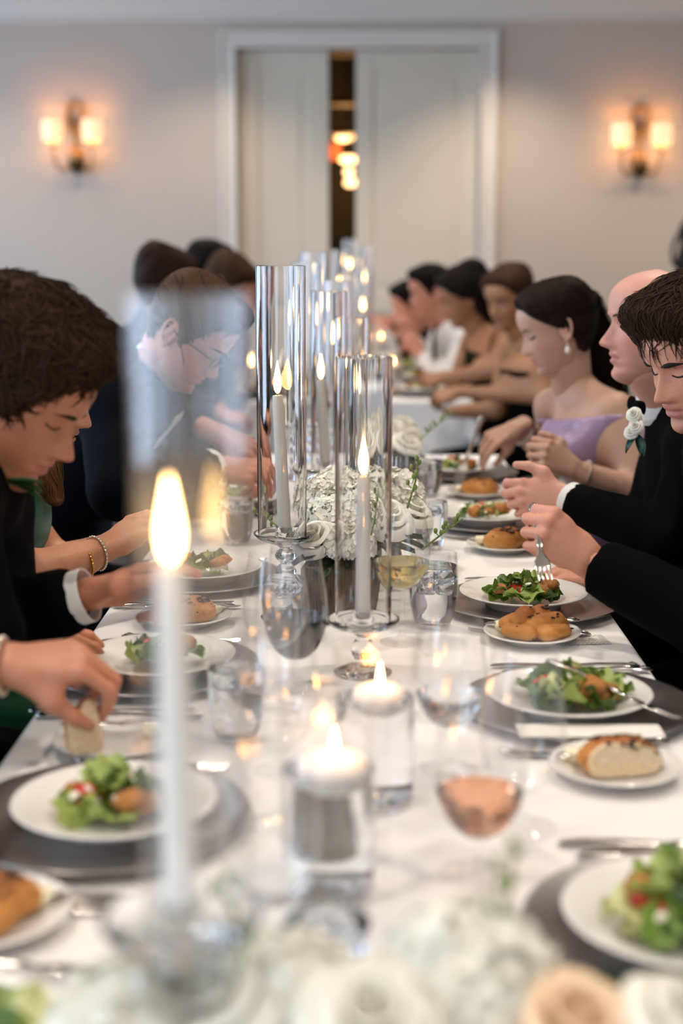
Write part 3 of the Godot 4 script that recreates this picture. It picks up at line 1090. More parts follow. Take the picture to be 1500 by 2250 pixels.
func glass_shapes() -> void:
	var g := mat("thin_glass", Color(0.92, 0.94, 0.95, 0.012), 0.0)
	g.metallic_specular = 0.40
	g.transparency = BaseMaterial3D.TRANSPARENCY_ALPHA
	var dense := func(ctrl: Array, n: int) -> Array:   # refine (height, radius) control points
		var out := []
		for i in n + 1:
			var y: float = lerpf(ctrl[0].x, ctrl[-1].x, i / float(n))
			out.append(Vector2(hermite(ctrl, y), y))
		return out
	var make := func(kind: String, bowl: Array, foot: Array, wall: float) -> void:
		var outer: Array = dense.call(bowl, 26)
		var prof := foot.duplicate()
		prof.append_array(outer)
		var inner := []
		for p in outer:
			inner.append(Vector2(maxf(p.x - wall, 0.0004), p.y))
		var bottom: float = outer[0].y + maxf(wall, 0.004)
		var rev := []
		for p in inner:
			if p.y > bottom:
				rev.append(p)
		proto[kind + "_inner"] = rev.duplicate()
		var r2 := rev.duplicate()
		r2.reverse()
		prof.append_array(r2)
		prof.append(Vector2(0, bottom + 0.0005))
		proto[kind] = lathed(prof, 48, g)
	# wine glass, big round bowl on a stem
	make.call("wine_glass", [Vector2(0.088, 0.0045), Vector2(0.092, 0.014), Vector2(0.104, 0.030), Vector2(0.125, 0.0425), Vector2(0.150, 0.0465), Vector2(0.18, 0.044), Vector2(0.215, 0.0375), Vector2(0.228, 0.0355)], [Vector2(0, 0.0), Vector2(0.037, 0.0), Vector2(0.0375, 0.0015), Vector2(0.03, 0.003), Vector2(0.012, 0.006), Vector2(0.0055, 0.012), Vector2(0.0042, 0.03), Vector2(0.0042, 0.07)], 0.0012)
	make.call("tulip_glass", [Vector2(0.040, 0.006), Vector2(0.045, 0.017), Vector2(0.058, 0.032), Vector2(0.08, 0.0435), Vector2(0.105, 0.048), Vector2(0.14, 0.0465), Vector2(0.185, 0.040), Vector2(0.215, 0.0355)], [Vector2(0, 0.0), Vector2(0.041, 0.0), Vector2(0.0415, 0.0016), Vector2(0.03, 0.0032), Vector2(0.013, 0.007), Vector2(0.0065, 0.013), Vector2(0.0052, 0.024), Vector2(0.0055, 0.034)], 0.0013)
	make.call("goblet", [Vector2(0.055, 0.006), Vector2(0.060, 0.018), Vector2(0.075, 0.034), Vector2(0.098, 0.0435), Vector2(0.13, 0.0455), Vector2(0.165, 0.042), Vector2(0.195, 0.038)], [Vector2(0, 0.0), Vector2(0.037, 0.0), Vector2(0.0375, 0.0018), Vector2(0.028, 0.0035), Vector2(0.012, 0.007), Vector2(0.0065, 0.014), Vector2(0.0055, 0.03), Vector2(0.0056, 0.048)], 0.0015)
	make.call("flute", [Vector2(0.085, 0.004), Vector2(0.09, 0.010), Vector2(0.105, 0.0185), Vector2(0.14, 0.0255), Vector2(0.18, 0.027), Vector2(0.22, 0.0255), Vector2(0.232, 0.0245)], [Vector2(0, 0.0), Vector2(0.031, 0.0), Vector2(0.0315, 0.0015), Vector2(0.022, 0.003), Vector2(0.008, 0.006), Vector2(0.004, 0.014), Vector2(0.0036, 0.04), Vector2(0.0038, 0.075)], 0.0012)
	make.call("tumbler", [Vector2(0.0, 0.024), Vector2(0.004, 0.0275), Vector2(0.02, 0.033), Vector2(0.05, 0.0375), Vector2(0.09, 0.0385), Vector2(0.125, 0.0355), Vector2(0.13, 0.035)], [Vector2(0, 0.0), Vector2(0.02, 0.0)], 0.0016)
	make.call("cylinder_vase", [Vector2(0.0, 0.045), Vector2(0.004, 0.048), Vector2(0.02, 0.0485), Vector2(0.10, 0.0485), Vector2(0.215, 0.0485), Vector2(0.222, 0.0485)], [Vector2(0, 0.0), Vector2(0.043, 0.0)], 0.0025)

func liquid(kind: String) -> StandardMaterial3D:
	return {"rose": glassy("rose_wine", Color(0.99, 0.74, 0.58), 0.034), "white": glassy("white_wine", Color(0.985, 0.90, 0.62), 0.034), "red": glassy("red_wine", Color(0.13, 0.004, 0.008), 0.034), "water": glassy("water", Color(0.98, 0.99, 1.0), 0.033)}[kind]

func glass(kind: String, label: String, at: Vector3, fill := "", h0 := 0.0, fill_label := "", ice := 0, group := "", tall := 1.0, wide := 1.0) -> void:
	var cat := {"wine_glass": "wine glass", "tulip_glass": "wine glass", "goblet": "wine glass", "flute": "champagne glass", "tumbler": "water glass", "cylinder_vase": "glass vase"}
	var t := thing(kind, label, cat[kind], at, rng.randf() * TAU, group)
	t.scale = Vector3(wide, tall, wide)
	part("bowl" if kind != "tumbler" and kind != "cylinder_vase" else "wall", proto[kind], t)
	if fill:
		var l := lathed(shrink(drink(kind, h0)), 40, liquid(fill))
		part("wine" if fill != "water" else "water", l, t)
	if ice:
		rng.seed = int(at.z * 1000) + 5
		for i in ice:
			var mb := MB.new()
			box(mb, Vector3.ONE * -0.010, Vector3.ONE * 0.010, 0.003)
			var a := TAU * i / 3.0
			var o := part("ice_cube", mb.mesh(glassy("ice", Color(0.97, 0.985, 1.0), 0.03)), t, Vector3(0.014 * cos(a), h0 - 0.018 - 0.019 * int(i / 3), 0.014 * sin(a)))
			o.rotation = Vector3(rng.randf() * 3, rng.randf() * 3, rng.randf() * 3)

func shrink(p: Array) -> Array:   # a hair inside the wall
	var out := []
	for q in p:
		out.append(Vector2(maxf(q.x - 0.0003, 0.0), q.y))
	return out

# ---------- candles
func wax() -> StandardMaterial3D:
	var m := mat("candle_wax", Color(0.98, 0.96, 0.92), 0.45)
	m.subsurf_scatter_enabled = true
	m.subsurf_scatter_strength = 0.1
	return m

func flame(t: Node3D, at: Vector3, s: float, energy: float) -> void:
	var fm := mat("candle_flame", Color(1, 0.8, 0.5), 0.5)
	fm.emission_enabled = true
	fm.emission = Color(1.0, 0.80, 0.52)
	fm.emission_energy_multiplier = FLAME
	var mb := MB.new()
	lathe(mb, [Vector2(0, -0.003), Vector2(0.0028, -0.001), Vector2(0.0050, 0.004), Vector2(0.0061, 0.010), Vector2(0.0060, 0.016), Vector2(0.0050, 0.024), Vector2(0.0034, 0.032), Vector2(0.0018, 0.040), Vector2(0.0007, 0.045), Vector2(0, 0.047)], 16, Transform3D(Basis().scaled(Vector3.ONE * s), at + Vector3(0, 0.006, 0)))
	part("flame", mb.mesh(fm), t)
	mb = MB.new()
	tube(mb, [at - Vector3(0, 0.002, 0), at + Vector3(0.0004, 0.005, 0), at + Vector3(0.0014, 0.010, 0)], [0.0009, 0.0009, 0.0006], 6)
	part("wick", mb.mesh(mat("wick", Color(0.08, 0.07, 0.06), 0.9)), t)
	var o := OmniLight3D.new()
	o.name = "candle_light"
	o.light_color = Color(1, 0.62, 0.28)
	o.light_energy = energy
	o.light_size = 0.01
	o.shadow_enabled = true
	o.omni_range = 10.0
	t.add_child(o)
	o.position = at + Vector3(0, 0.02 * s, 0)

const FLAME := 26.0
const CANDLE := 0.008

func hurricane(base: Vector3, dish: float, wick: float, top: float, r: float, lean: Vector2, words: String, where: String, off := Vector2.ZERO) -> void:
	# a glass candlestick with a saucer, a taper candle in it and an open glass chimney on the saucer; heights above the floor
	var g := glassy("clear_glass", WHITE)
	var h := dish - base.y
	var st := thing("candlestick", "clear glass candlestick with a wide saucer " + words + where, "candlestick", base, 0, "glass candlesticks")
	var mb := MB.new()
	var stem := [Vector2(0, 0), Vector2(0.044, 0), Vector2(0.045, 0.003), Vector2(0.036, 0.007), Vector2(0.018, 0.014)]
	var n := maxi(1, int((h - 0.03) / 0.028))
	for i in n:
		var y0 := 0.016 + (h - 0.034) * i / n
		var dy := (h - 0.034) / n
		stem.append_array([Vector2(0.009, y0), Vector2(0.017, y0 + dy * 0.3), Vector2(0.019, y0 + dy * 0.5), Vector2(0.016, y0 + dy * 0.72), Vector2(0.009, y0 + dy * 0.97)])
	stem.append_array([Vector2(0.018, h - 0.012), Vector2(0.035, h - 0.006), Vector2(0.050, h), Vector2(0.056, h + 0.007), Vector2(0.0555, h + 0.0095), Vector2(0.053, h + 0.008), Vector2(0.048, h + 0.003), Vector2(0.017, h + 0.002), Vector2(0.016, h + 0.02), Vector2(0.0125, h + 0.021), Vector2(0.0125, h + 0.001), Vector2(0, h + 0.001)])
	lathe(mb, stem, 32)
	part("stem_and_saucer", mb.mesh(g), st)
	var ch := thing("glass_chimney", "open clear glass chimney round the candle " + words + where, "glass chimney", Vector3(base.x + off.x, dish + 0.0035, base.z + off.y), 0, "glass candle chimneys")
	var L := top - dish - 0.0035
	mb = MB.new()
	lathe(mb, [Vector2(r - 0.0028, 0), Vector2(r, 0.0), Vector2(r, 0.0), Vector2(r, L * 0.33), Vector2(r, L * 0.66), Vector2(r, L - 0.0012), Vector2(r - 0.0014, L), Vector2(r - 0.0028, L - 0.0012), Vector2(r - 0.0028, L * 0.66), Vector2(r - 0.0028, L * 0.33), Vector2(r - 0.0028, 0), Vector2(r - 0.0028, 0)], 56)
	var tm := mat("chimney_glass", Color(0.90, 0.90, 0.90, 0.025), 0.0)
	tm.transparency = BaseMaterial3D.TRANSPARENCY_ALPHA
	part("tube", mb.mesh(tm if L > 0.42 and r < 0.0385 else g), ch)
	var c := thing("taper_candle", "lit white taper candle " + words + where, "candle", Vector3(base.x, dish + 0.0015, base.z), 0, "lit taper candles")
	mb = MB.new()
	var H := wick - dish - 0.002
	var pts := []
	var rad := []
	for i in 9:
		var u := i / 8.0
		pts.append(Vector3(lean.x * u, H * u, lean.y * u))
		rad.append(lerpf(0.0118, 0.0098, u) if i < 8 else 0.0088)
	tube(mb, pts, rad, 20, 1.0, Vector3.BACK)
	part("wax", mb.mesh(wax()), c)
	flame(c, pts[-1], 1.15, 0.0001)

func floating_candle(label: String, at: Vector3, h0: float, r: float, cyl_label: String, tall: float) -> void:
	glass("cylinder_vase", cyl_label, at, "water", h0 / tall, "", 0, "glass cylinders with floating candles", tall)
	var c := thing("floating_candle", label, "candle", at + Vector3(0.004, h0 - r * 0.25, 0), 0, "lit floating candles")
	var mb := MB.new()
	lathe(mb, [Vector2(0, -r * 0.35), Vector2(r * 0.45, -r * 0.33), Vector2(r * 0.8, -r * 0.12), Vector2(r, r * 0.25), Vector2(r * 0.96, r * 0.48), Vector2(r * 0.75, r * 0.62), Vector2(r * 0.3, r * 0.6), Vector2(0, r * 0.55)], 36)
	part("wax", mb.mesh(wax()), c)
	flame(c, Vector3(0.002, r * 0.55, 0), 0.58, CANDLE)

# ---------- flowers
func petal_white() -> StandardMaterial3D:
	var m := mat("white_petal", Color(0.95, 0.935, 0.88), 0.6)
	m.backlight_enabled = true
	m.backlight = Color(0.3, 0.3, 0.27)
	m.cull_mode = BaseMaterial3D.CULL_DISABLED
	return m

func leaf_dark() -> StandardMaterial3D:
	var m := mat("dark_leaf", Color(0.11, 0.17, 0.08), 0.4)
	m.cull_mode = BaseMaterial3D.CULL_DISABLED
	return m

func rose(t: Node3D, at: Vector3, r: float, up: Vector3, m: Material) -> void:
	var head := Node3D.new()
	head.name = "rose"
	t.add_child(head, true)
	head.position = at
	head.basis = aim(up)
	for ring in 4:
		var n: int = [3, 5, 6, 7][ring]
		for k in n:
			var mb := MB.new()
			var a := TAU * (k + 0.37 * ring) / n + rng.randf() * 0.3
			var open: float = [0.10, 0.32, 0.62, 1.0][ring]
			var w: float = [1.6, 1.25, 1.1, 1.0][ring]
			sheet(mb, 5, 5, func(u: float, s: float) -> Vector3:
				var ss := (s - 0.5) * w * (0.35 + 1.0 * sin(clampf(u * 0.85 + 0.1, 0, 1) * PI * 0.62))
				var rad := r * (0.12 + 0.1 * open + open * 0.85 * pow(u, 0.9)) * (1.0 - 0.12 * absf(ss)) + r * 0.10 * maxf(u - 0.75, 0) * 4 * open
				var y := r * (1.15 - 0.55 * open) * (sin(u * 1.75)) - r * 0.3 * maxf(u - 0.8, 0) * 5 * open * open + (rng.randf() - 0.5) * r * 0.03
				return Vector3(rad * cos(a + ss), y - r * 0.35, rad * sin(a + ss)))
			part("petal", mb.mesh(m), head)

func hydrangea(t: Node3D, at: Vector3, r: float, m: Material) -> void:
	var mb := MB.new()
	for i in int(620 * r * r / 0.0049):
		var q := Vector3(rng.randfn(), absf(rng.randfn()) * 0.9 + 0.05 * rng.randfn(), rng.randfn()).normalized()
		if q.y < -0.35:
			continue
		var p := at + q * r * rng.randf_range(0.86, 1.04)
		var b := aim(q + Vector3(rng.randfn(), rng.randfn(), rng.randfn()) * 0.28, Vector3(rng.randfn(), rng.randfn(), rng.randfn()))
		var s := rng.randf_range(0.0085, 0.0125)
		for k in 4:
			var a := TAU * k / 4
			var d := b * Vector3(cos(a), 0.22, sin(a))
			var e := b * Vector3(-sin(a), 0.0, cos(a))
			var up := b.y * s * 0.16
			var i0 := mb.add(p)
			var ring := []
			for w in [[0.35, 0.34], [0.75, 0.50], [1.08, 0.30], [1.16, 0.0], [1.08, -0.30], [0.75, -0.50], [0.35, -0.34]]:
				ring.append(mb.add(p + (d * w[0] + e * w[1]) * s + up * (absf(w[1]) * 2.0 - 0.4)))
			for w in 6:
				mb.tri(i0, ring[w], ring[w + 1])
	tag(part("hydrangea_florets", mb.mesh(m), t), "", "", "", "stuff")

func foliage_leaf(t: Node3D, at: Vector3, dirv: Vector3, len: float, m: Material) -> void:
	var mb := MB.new()
	sheet(mb, 8, 4, func(u: float, s: float) -> Vector3:
		var q := (s - 0.5) * 2.0
		return Vector3(q * len * 0.19 * sin(PI * pow(u, 0.8)), len * (0.12 * q * q - 0.22 * u * u), u * len))
	var o := part("leaf", mb.mesh(m), t, at)
	var z := dirv.normalized()
	var x := Vector3.UP.cross(z).normalized()
	o.basis = Basis(x, z.cross(x), z)

func bud_stem(t: Node3D, at: Vector3, tip: Vector3, n: int, s: float) -> void:
	# a sprig of stock: a green stem that ends in small oval buds
	var green := mat("bud_green", Color(0.50, 0.56, 0.30), 0.55)
	var mb := MB.new()
	var mid := at.lerp(tip, 0.5) + Vector3(0.006, 0.006, 0)
	tube(mb, [at, mid, tip], [0.0022, 0.0018, 0.0012], 6)
	for i in n:
		var u := 0.35 + 0.65 * i / n
		var p := at.lerp(tip, u)
		var a := i * 2.4
		var q := p + Vector3(cos(a), 0.9, sin(a)) * s * (1.6 - 0.8 * u)
		tube(mb, [p, q], [0.0011, 0.0009], 5)
		blob(mb, q + Vector3(0, s * 0.5, 0), Vector3(s * 0.55, s * 0.85, s * 0.55), 0.1, 1, i, 5)
	part("bud_sprig", mb.mesh(green), t)

func arrangement(label: String, at: Vector3, size: Vector3, turn: float, seed_: int, roses: Array, hyds: Array, leaves: int, buds: Array, warm := false) -> void:
	# a low wooden trough filled with white flowers
	rng.seed = seed_
	var t := thing("flower_arrangement", label, "flowers", at, turn, "white flower arrangements")
	var wood := mat("weathered_wood", Color(0.47, 0.40, 0.33), 0.85)
	var nt := noise_tex(31, 0.012, 512, Color(0.45, 0.42, 0.38), Color(1, 1, 1), 5)
	wood.albedo_texture = nt
	wood.uv1_triplanar = true
	wood.uv1_scale = Vector3(55, 3.0, 55)
	var hx := size.x / 2
	var hz := size.z / 2
	for q in [[Vector3(-hx, 0, hz - 0.01), Vector3(hx, size.y, hz)], [Vector3(-hx, 0, -hz), Vector3(hx, size.y, -hz + 0.01)], [Vector3(-hx, 0, -hz + 0.01), Vector3(-hx + 0.01, size.y, hz - 0.01)], [Vector3(hx - 0.01, 0, -hz + 0.01), Vector3(hx, size.y, hz - 0.01)], [Vector3(-hx + 0.01, 0, -hz + 0.01), Vector3(hx - 0.01, 0.03, hz - 0.01)]]:
		boxes("trough_board", [q], wood, t, 0.0015)
	var w := petal_white()
	for q in hyds:
		hydrangea(t, q[0], q[1], w)
	for q in roses:
		rose(t, q[0], q[1], q[2], w)
	if warm:
		var pm := mat("peach_petal", Color(0.96, 0.84, 0.70), 0.6)
		pm.cull_mode = BaseMaterial3D.CULL_DISABLED
		rose(t, Vector3(0.12, size.y + 0.015, 0.02), 0.055, Vector3(0.2, 1, 0.4), pm)
	var dl := leaf_dark()
	for i in leaves:
		var a := TAU * (i + rng.randf() * 0.6) / leaves
		foliage_leaf(t, Vector3(hx * 0.75 * cos(a), size.y + 0.004, hz * 0.9 * sin(a)), Vector3(cos(a), rng.randf_range(-0.25, 0.5), sin(a)), rng.randf_range(0.045, 0.085), dl)
	for q in buds:
		bud_stem(t, q[0], q[1], q[2], 0.007)

# ---------- one place at the near table
func place(pos: Vector3, side: int, where: String, words: Dictionary, seed_: int) -> void:
	# side 1: right-hand row, facing -x; side -1: left-hand row, facing +x
	var y := 0.7605
	var s := float(side)
	copy(proto.charger_o, "charger_plate", "round silver charger plate " + where, "charger plate", Vector3(pos.x, y, pos.z), 0, "silver charger plates")
	copy(proto.plate_o, "salad_plate", "round white china plate of salad " + where, "plate", Vector3(pos.x - 0.012 * s, y + 0.006, pos.z), 0, "white salad plates")
	salad(words.get("salad", "green salad with tomato and croutons ") + where, Vector3(pos.x - 0.012 * s + words.get("sx", 0.0), y + 0.012, pos.z), seed_, words.get("big", 1.0), words.get("leaves", 34), words.get("toms", 4), words.get("crs", 5))
	if not words.has("no_cutlery"):
		var turn := 0.0 if side == 1 else PI
		put_metal("knife", "long table knife lying beyond the charger " + where if side == 1 else "long table knife on the near side of the charger " + where, Vector3(pos.x + 0.03 * s, y, pos.z - 0.19 * s), turn + 0.03, "table knives")
		put_metal("knife", "second shorter-looking knife beside the long one " + where, Vector3(pos.x + 0.015 * s, y, pos.z - 0.215 * s), turn - 0.02, "table knives")
		put_metal("fork", "dinner fork lying beside the charger " + where, Vector3(pos.x - 0.02 * s, y, pos.z + 0.185 * s), turn - 0.12, "table forks")

func bread_place(pos: Vector3, where: String, kind: int, turn: float, seed_: int, knife_turn: float, side: int) -> void:
	var y := 0.7605
	copy(proto.bread_o, "bread_plate", "small white bread plate " + where, "plate", Vector3(pos.x, y, pos.z), 0, "small bread plates")
	if kind >= 0:
		roll("golden herb-topped bread roll on the bread plate " + where, Vector3(pos.x + 0.004, y + 0.0085, pos.z + 0.006), turn, kind, seed_)
	butter("pale butter portion on the bread plate " + where, Vector3(pos.x - 0.045 * side, y + 0.009, pos.z - 0.022), seed_)
	put_metal("butter_knife", "small butter knife across the bread plate " + where, Vector3(pos.x + 0.0, y + 0.0185, pos.z - 0.034), knife_turn, "butter knives", Vector3(0, knife_turn, 0.0))

func printed_card(label: String, at: Vector3, turn: float, size: Vector2, seed_: int) -> void:
	rng.seed = seed_
	var im := Image.create(256, 160, false, Image.FORMAT_RGB8)
	im.fill(Color(0.95, 0.93, 0.89))
	var ink := Color(0.22, 0.2, 0.18)
	for x in 256:
		for y in 160:
			var e := mini(mini(x, 255 - x), mini(y, 159 - y))
			if e < 26 and e > 2 and (sin(x * 0.55) * cos(y * 0.6) + sin((x + y) * 0.31)) > 0.55:
				im.set_pixel(x, y, ink)
			if e == 30 or e == 31:
				im.set_pixel(x, y, Color(0.5, 0.47, 0.44))
	for k in 4:
		var y := 56 + k * 15
		for x in range(60, 196):
			if noise.get_noise_2d(x * 22.0, k * 90.0 + seed_) > 0.02:
				im.fill_rect(Rect2i(x, y, 1, 3 + int(absf(sin(x * 1.1)) * 4)), ink)
	var m := StandardMaterial3D.new()
	m.resource_name = "printed_card"
	m.albedo_texture = ImageTexture.create_from_image(im)
	m.roughness = 0.8
	var mb := MB.new()
	box(mb, Vector3(-size.x / 2, 0, -size.y / 2), Vector3(size.x / 2, 0.0006, size.y / 2), 0.0002)
	for i in mb.v.size():
		mb.uv[i] = Vector2(mb.v[i].x / size.x + 0.5, mb.v[i].z / size.y + 0.5)
	var o := part("place_card", mb.mesh(m), self, at)
	o.rotation.y = turn
	tag(o, label, "card")

func near_table() -> void:
	banquet("long banquet table under the nearest white cloth", "white linen cloth over the nearest long table", 0.457, -4.5, -0.35, 1.0)
	for k in ["plate", "bread_plate", "charger"]:
		var o := Node3D.new()
		part({"plate": "dish", "bread_plate": "dish", "charger": "disc"}[k], proto[k], o)
		proto[{"plate": "plate_o", "bread_plate": "bread_o", "charger": "charger_o"}[k]] = o
	# right-hand row, from the nearest on
	place(Vector3(0.32, 0, -1.245), 1, "at the nearest right-hand place", {"leaves": 46, "toms": 5, "sx": 0.01, "big": 1.1}, 11)
	place(Vector3(0.308, 0, -1.92), 1, "with the fork laid in its salad", {"leaves": 44, "toms": 6, "crs": 5, "big": 1.08}, 12)
	place(Vector3(0.312, 0, -2.515), 1, "before the dark-haired man", {"leaves": 52, "toms": 4, "crs": 3, "big": 0.95}, 13)
	place(Vector3(0.315, 0, -3.31), 1, "before the bald man", {"leaves": 16, "toms": 4, "crs": 7, "big": 0.9}, 14)
	place(Vector3(0.295, 0, -4.05), 1, "before the woman in lavender", {"leaves": 14, "toms": 2, "crs": 7, "big": 0.9}, 15)
	bread_place(Vector3(0.318, 0, -1.675), "beside the fork-laid salad", 2, 0.3, 22, 0.35, 1)
	bread_place(Vector3(0.290, 0, -2.295), "beside the dark-haired man", 0, 0.1, 23, 0.12, 1)
	bread_place(Vector3(0.315, 0, -3.02), "beside the bald man", 1, 0.8, 24, 0.1, 1)
	bread_place(Vector3(0.315, 0, -3.70), "beside the woman in lavender", 1, 2.4, 25, 0.1, 1)
	put_metal("fork", "silver fork lying across the salad of the nearer right-hand plate", Vector3(0.345, 0.803, -1.885), 0.0, "table forks", Vector3(0.2, 2.6, 0.25))
	printed_card("small printed card with a black ornamental border beside the knotted roll", Vector3(0.371, 0.7605, -2.297) + Vector3(0.0, 0.001, 0), 0.12, Vector2(0.09, 0.055), 3)
	tag(boxes("menu_card", [[Vector3(0.21, 0.7785, -1.815), Vector3(0.40, 0.7795, -1.765)]], mat("menu_paper", Color(0.93, 0.91, 0.87), 0.8), self, 0.0003), "white paper menu on the charger rim in front of the fork-laid salad", "card")
	# left-hand row
	place(Vector3(-0.33, 0, -1.0), -1, "at the nearest left-hand place", {"leaves": 30, "toms": 4, "crs": 4, "sx": 0.035}, 16)
	place(Vector3(-0.285, 0, -1.515), -1, "before the guest dipping bread", {"leaves": 34, "toms": 5, "crs": 4, "big": 1.0}, 17)
	place(Vector3(-0.315, 0, -2.10), -1, "before the brown-haired man", {"leaves": 18, "toms": 1, "crs": 3, "big": 0.85}, 18)
	place(Vector3(-0.315, 0, -2.72), -1, "before the woman in green", {"leaves": 16, "toms": 2, "crs": 3, "big": 0.9}, 19)
	place(Vector3(-0.315, 0, -3.55), -1, "before the man in the navy suit", {"leaves": 16, "toms": 2, "crs": 3, "big": 0.9, "no_cutlery": 1}, 20)
	bread_place(Vector3(-0.355, 0, -1.27), "at the lower left", 1, 1.0, 26, 2.9, -1)
	bread_place(Vector3(-0.315, 0, -1.765), "under the hand that dips bread", -1, 0.0, 27, 0.0, -1)
	roll("torn piece of bread held between finger and thumb on the left", Vector3(-0.339, 0.784, -1.688), 0.15, 3, 31)
	bread_place(Vector3(-0.30, 0, -2.40), "before the woman in green", 1, 0.0, 28, 0.0, -1)
	# flowers
	arrangement("white roses and hydrangeas in a weathered wood trough amid the candles", Vector3(-0.005, 0.7605, -2.62), Vector3(0.13, 0.10, 0.46), -0.13, 41,
		[[Vector3(0.06, 0.15, 0.02), 0.05, Vector3(0.4, 1, 0.6)], [Vector3(-0.05, 0.135, 0.16), 0.042, Vector3(-0.3, 1, 0.7)], [Vector3(0.09, 0.13, -0.16), 0.045, Vector3(0.5, 1, 0.3)]],
		[[Vector3(-0.005, 0.14, 0.05), 0.075], [Vector3(-0.05, 0.15, -0.09), 0.07], [Vector3(0.04, 0.14, -0.2), 0.07], [Vector3(0.02, 0.125, 0.19), 0.045]], 26,
		[[Vector3(0.09, 0.15, -0.05), Vector3(0.115, 0.26, -0.03), 7], [Vector3(0.13, 0.10, 0.05), Vector3(0.205, 0.165, 0.08), 8], [Vector3(0.05, 0.13, 0.2), Vector3(0.075, 0.235, 0.18), 5], [Vector3(-0.11, 0.1, 0.05), Vector3(-0.19, 0.16, 0.03), 5]])
	arrangement("blurred white and peach roses nearest to the viewer", Vector3(0.03, 0.7605, -0.93), Vector3(0.46, 0.085, 0.14), 0.0, 42,
		[[Vector3(-0.02, 0.115, 0.03), 0.05, Vector3(0, 1, 0.5)], [Vector3(-0.13, 0.11, 0.0), 0.048, Vector3(-0.3, 1, 0.4)], [Vector3(0.2, 0.10, 0.01), 0.045, Vector3(0.5, 1, 0.3)]],
		[[Vector3(-0.19, 0.08, 0.0), 0.06], [Vector3(0.05, 0.10, -0.03), 0.065], [Vector3(-0.08, 0.09, -0.03), 0.055]], 16,
		[[Vector3(0.06, 0.12, -0.03), Vector3(0.085, 0.22, -0.04), 7], [Vector3(-0.11, 0.12, 0), Vector3(-0.13, 0.2, -0.02), 6], [Vector3(0.2, 0.10, -0.03), Vector3(0.25, 0.17, -0.05), 7]], true)
	arrangement("white flowers at the far end of the near table behind the chimneys", Vector3(0.06, 0.7605, -3.86), Vector3(0.16, 0.09, 0.36), 0.1, 43,
		[[Vector3(0.06, 0.13, 0.1), 0.042, Vector3(0.3, 1, 0.5)], [Vector3(-0.03, 0.13, 0.12), 0.042, Vector3(-0.2, 1, 0.6)]],
		[[Vector3(0.0, 0.12, 0.02), 0.06], [Vector3(0.06, 0.12, -0.08), 0.06]], 16,
		[[Vector3(0.07, 0.12, 0.08), Vector3(0.19, 0.21, 0.06), 10], [Vector3(-0.04, 0.12, 0.1), Vector3(-0.06, 0.22, 0.1), 6]])
	# chimneys with tapers
	hurricane(Vector3(-0.122, 0.7605, -0.918), 0.937, 1.196, 1.372, 0.038, Vector2(-0.002, 0.0), "nearest of all, ", "large and blurred", Vector2(0.013, 0.006))
	hurricane(Vector3(-0.127, 0.7605, -2.443), 0.905, 1.155, 1.375, 0.0425, Vector2(-0.012, 0.0), "left of the flower trough, ", "the tall one", Vector2(-0.005, 0.010))
	hurricane(Vector3(0.008, 0.7605, -2.109), 0.838, 1.067, 1.245, 0.043, Vector2(0.0, 0.0), "in front of the flower trough", "", Vector2(0.0, -0.012))
	hurricane(Vector3(-0.075, 0.7605, -3.268), 0.895, 1.108, 1.309, 0.0415, Vector2(-0.011, 0.0), "just behind the flower trough", "", Vector2(0.008, 0.008))
	hurricane(Vector3(-0.009, 0.7605, -3.421), 0.845, 1.045, 1.243, 0.042, Vector2(0.0, 0.0), "behind and right of the flower trough", "", Vector2(-0.006, 0.010))
	hurricane(Vector3(-0.154, 0.7605, -3.999), 0.91, 1.185, 1.367, 0.041, Vector2(-0.012, 0.0), "left of the flowers at the far end", "", Vector2(0.009, 0.0))
	hurricane(Vector3(-0.059, 0.7605, -4.071), 0.88, 1.135, 1.316, 0.041, Vector2(-0.006, 0.0), "before the flowers at the far end", "")
	hurricane(Vector3(-0.136, 0.7605, -4.355), 0.93, 1.20, 1.395, 0.042, Vector2(0.006, 0.0), "at the far edge of the near table", "")
	floating_candle("lit floating candle before the pepper shaker", Vector3(-0.029, 0.7605, -1.346), 0.132, 0.036, "tall glass cylinder of water before the pepper shaker", 0.95)
	floating_candle("lit floating candle left of the rosé glass, further back", Vector3(0.020, 0.7605, -1.591), 0.128, 0.031, "glass cylinder of water left of the rosé glass, further back", 0.86)
	# pepper shaker
	var ps := thing("pepper_shaker", "glass pepper shaker with a chrome cap behind the floating candle", "shaker", Vector3(-0.023, 0.7605, -1.468))
	var mb := MB.new()
	lathe(mb, [Vector2(0, 0), Vector2(0.026, 0), Vector2(0.027, 0.004), Vector2(0.0235, 0.04), Vector2(0.019, 0.078), Vector2(0.019, 0.078), Vector2(0, 0.078)], 10)
	part("glass_body", mb.mesh(mat("pepper_fill", Color(0.42, 0.36, 0.30), 0.25)), ps)
	mb = MB.new()
	lathe(mb, [Vector2(0, 0.076), Vector2(0.0205, 0.076), Vector2(0.0205, 0.092), Vector2(0.017, 0.099), Vector2(0.008, 0.103), Vector2(0, 0.104)], 24)
	part("cap", mb.mesh(mat("chrome", Color(0.75, 0.75, 0.76), 0.15, 1.0)), ps)
	# glasses
	glass("tulip_glass", "large wine glass of rosé in the right foreground", Vector3(0.126, 0.7605, -1.389), "rose", 0.092)
	glass("tulip_glass", "empty wine glass just behind the rosé", Vector3(0.183, 0.7605, -1.511))
	glass("goblet", "empty water goblet behind the rosé, nearer the middle", Vector3(0.114, 0.7605, -1.694), "water", 0.10)
	glass("flute", "champagne glass beside the second floating candle", Vector3(0.101, 0.7605, -1.897), "", 0.0)
	glass("wine_glass", "glass of white wine beside the flower trough", Vector3(0.073, 0.7605, -2.283), "white", 0.138)
	glass("tumbler", "iced water tumbler between the white wine and the knotted roll", Vector3(0.130, 0.7605, -2.385), "water", 0.108, "", 6, "", 1.0, 1.12)
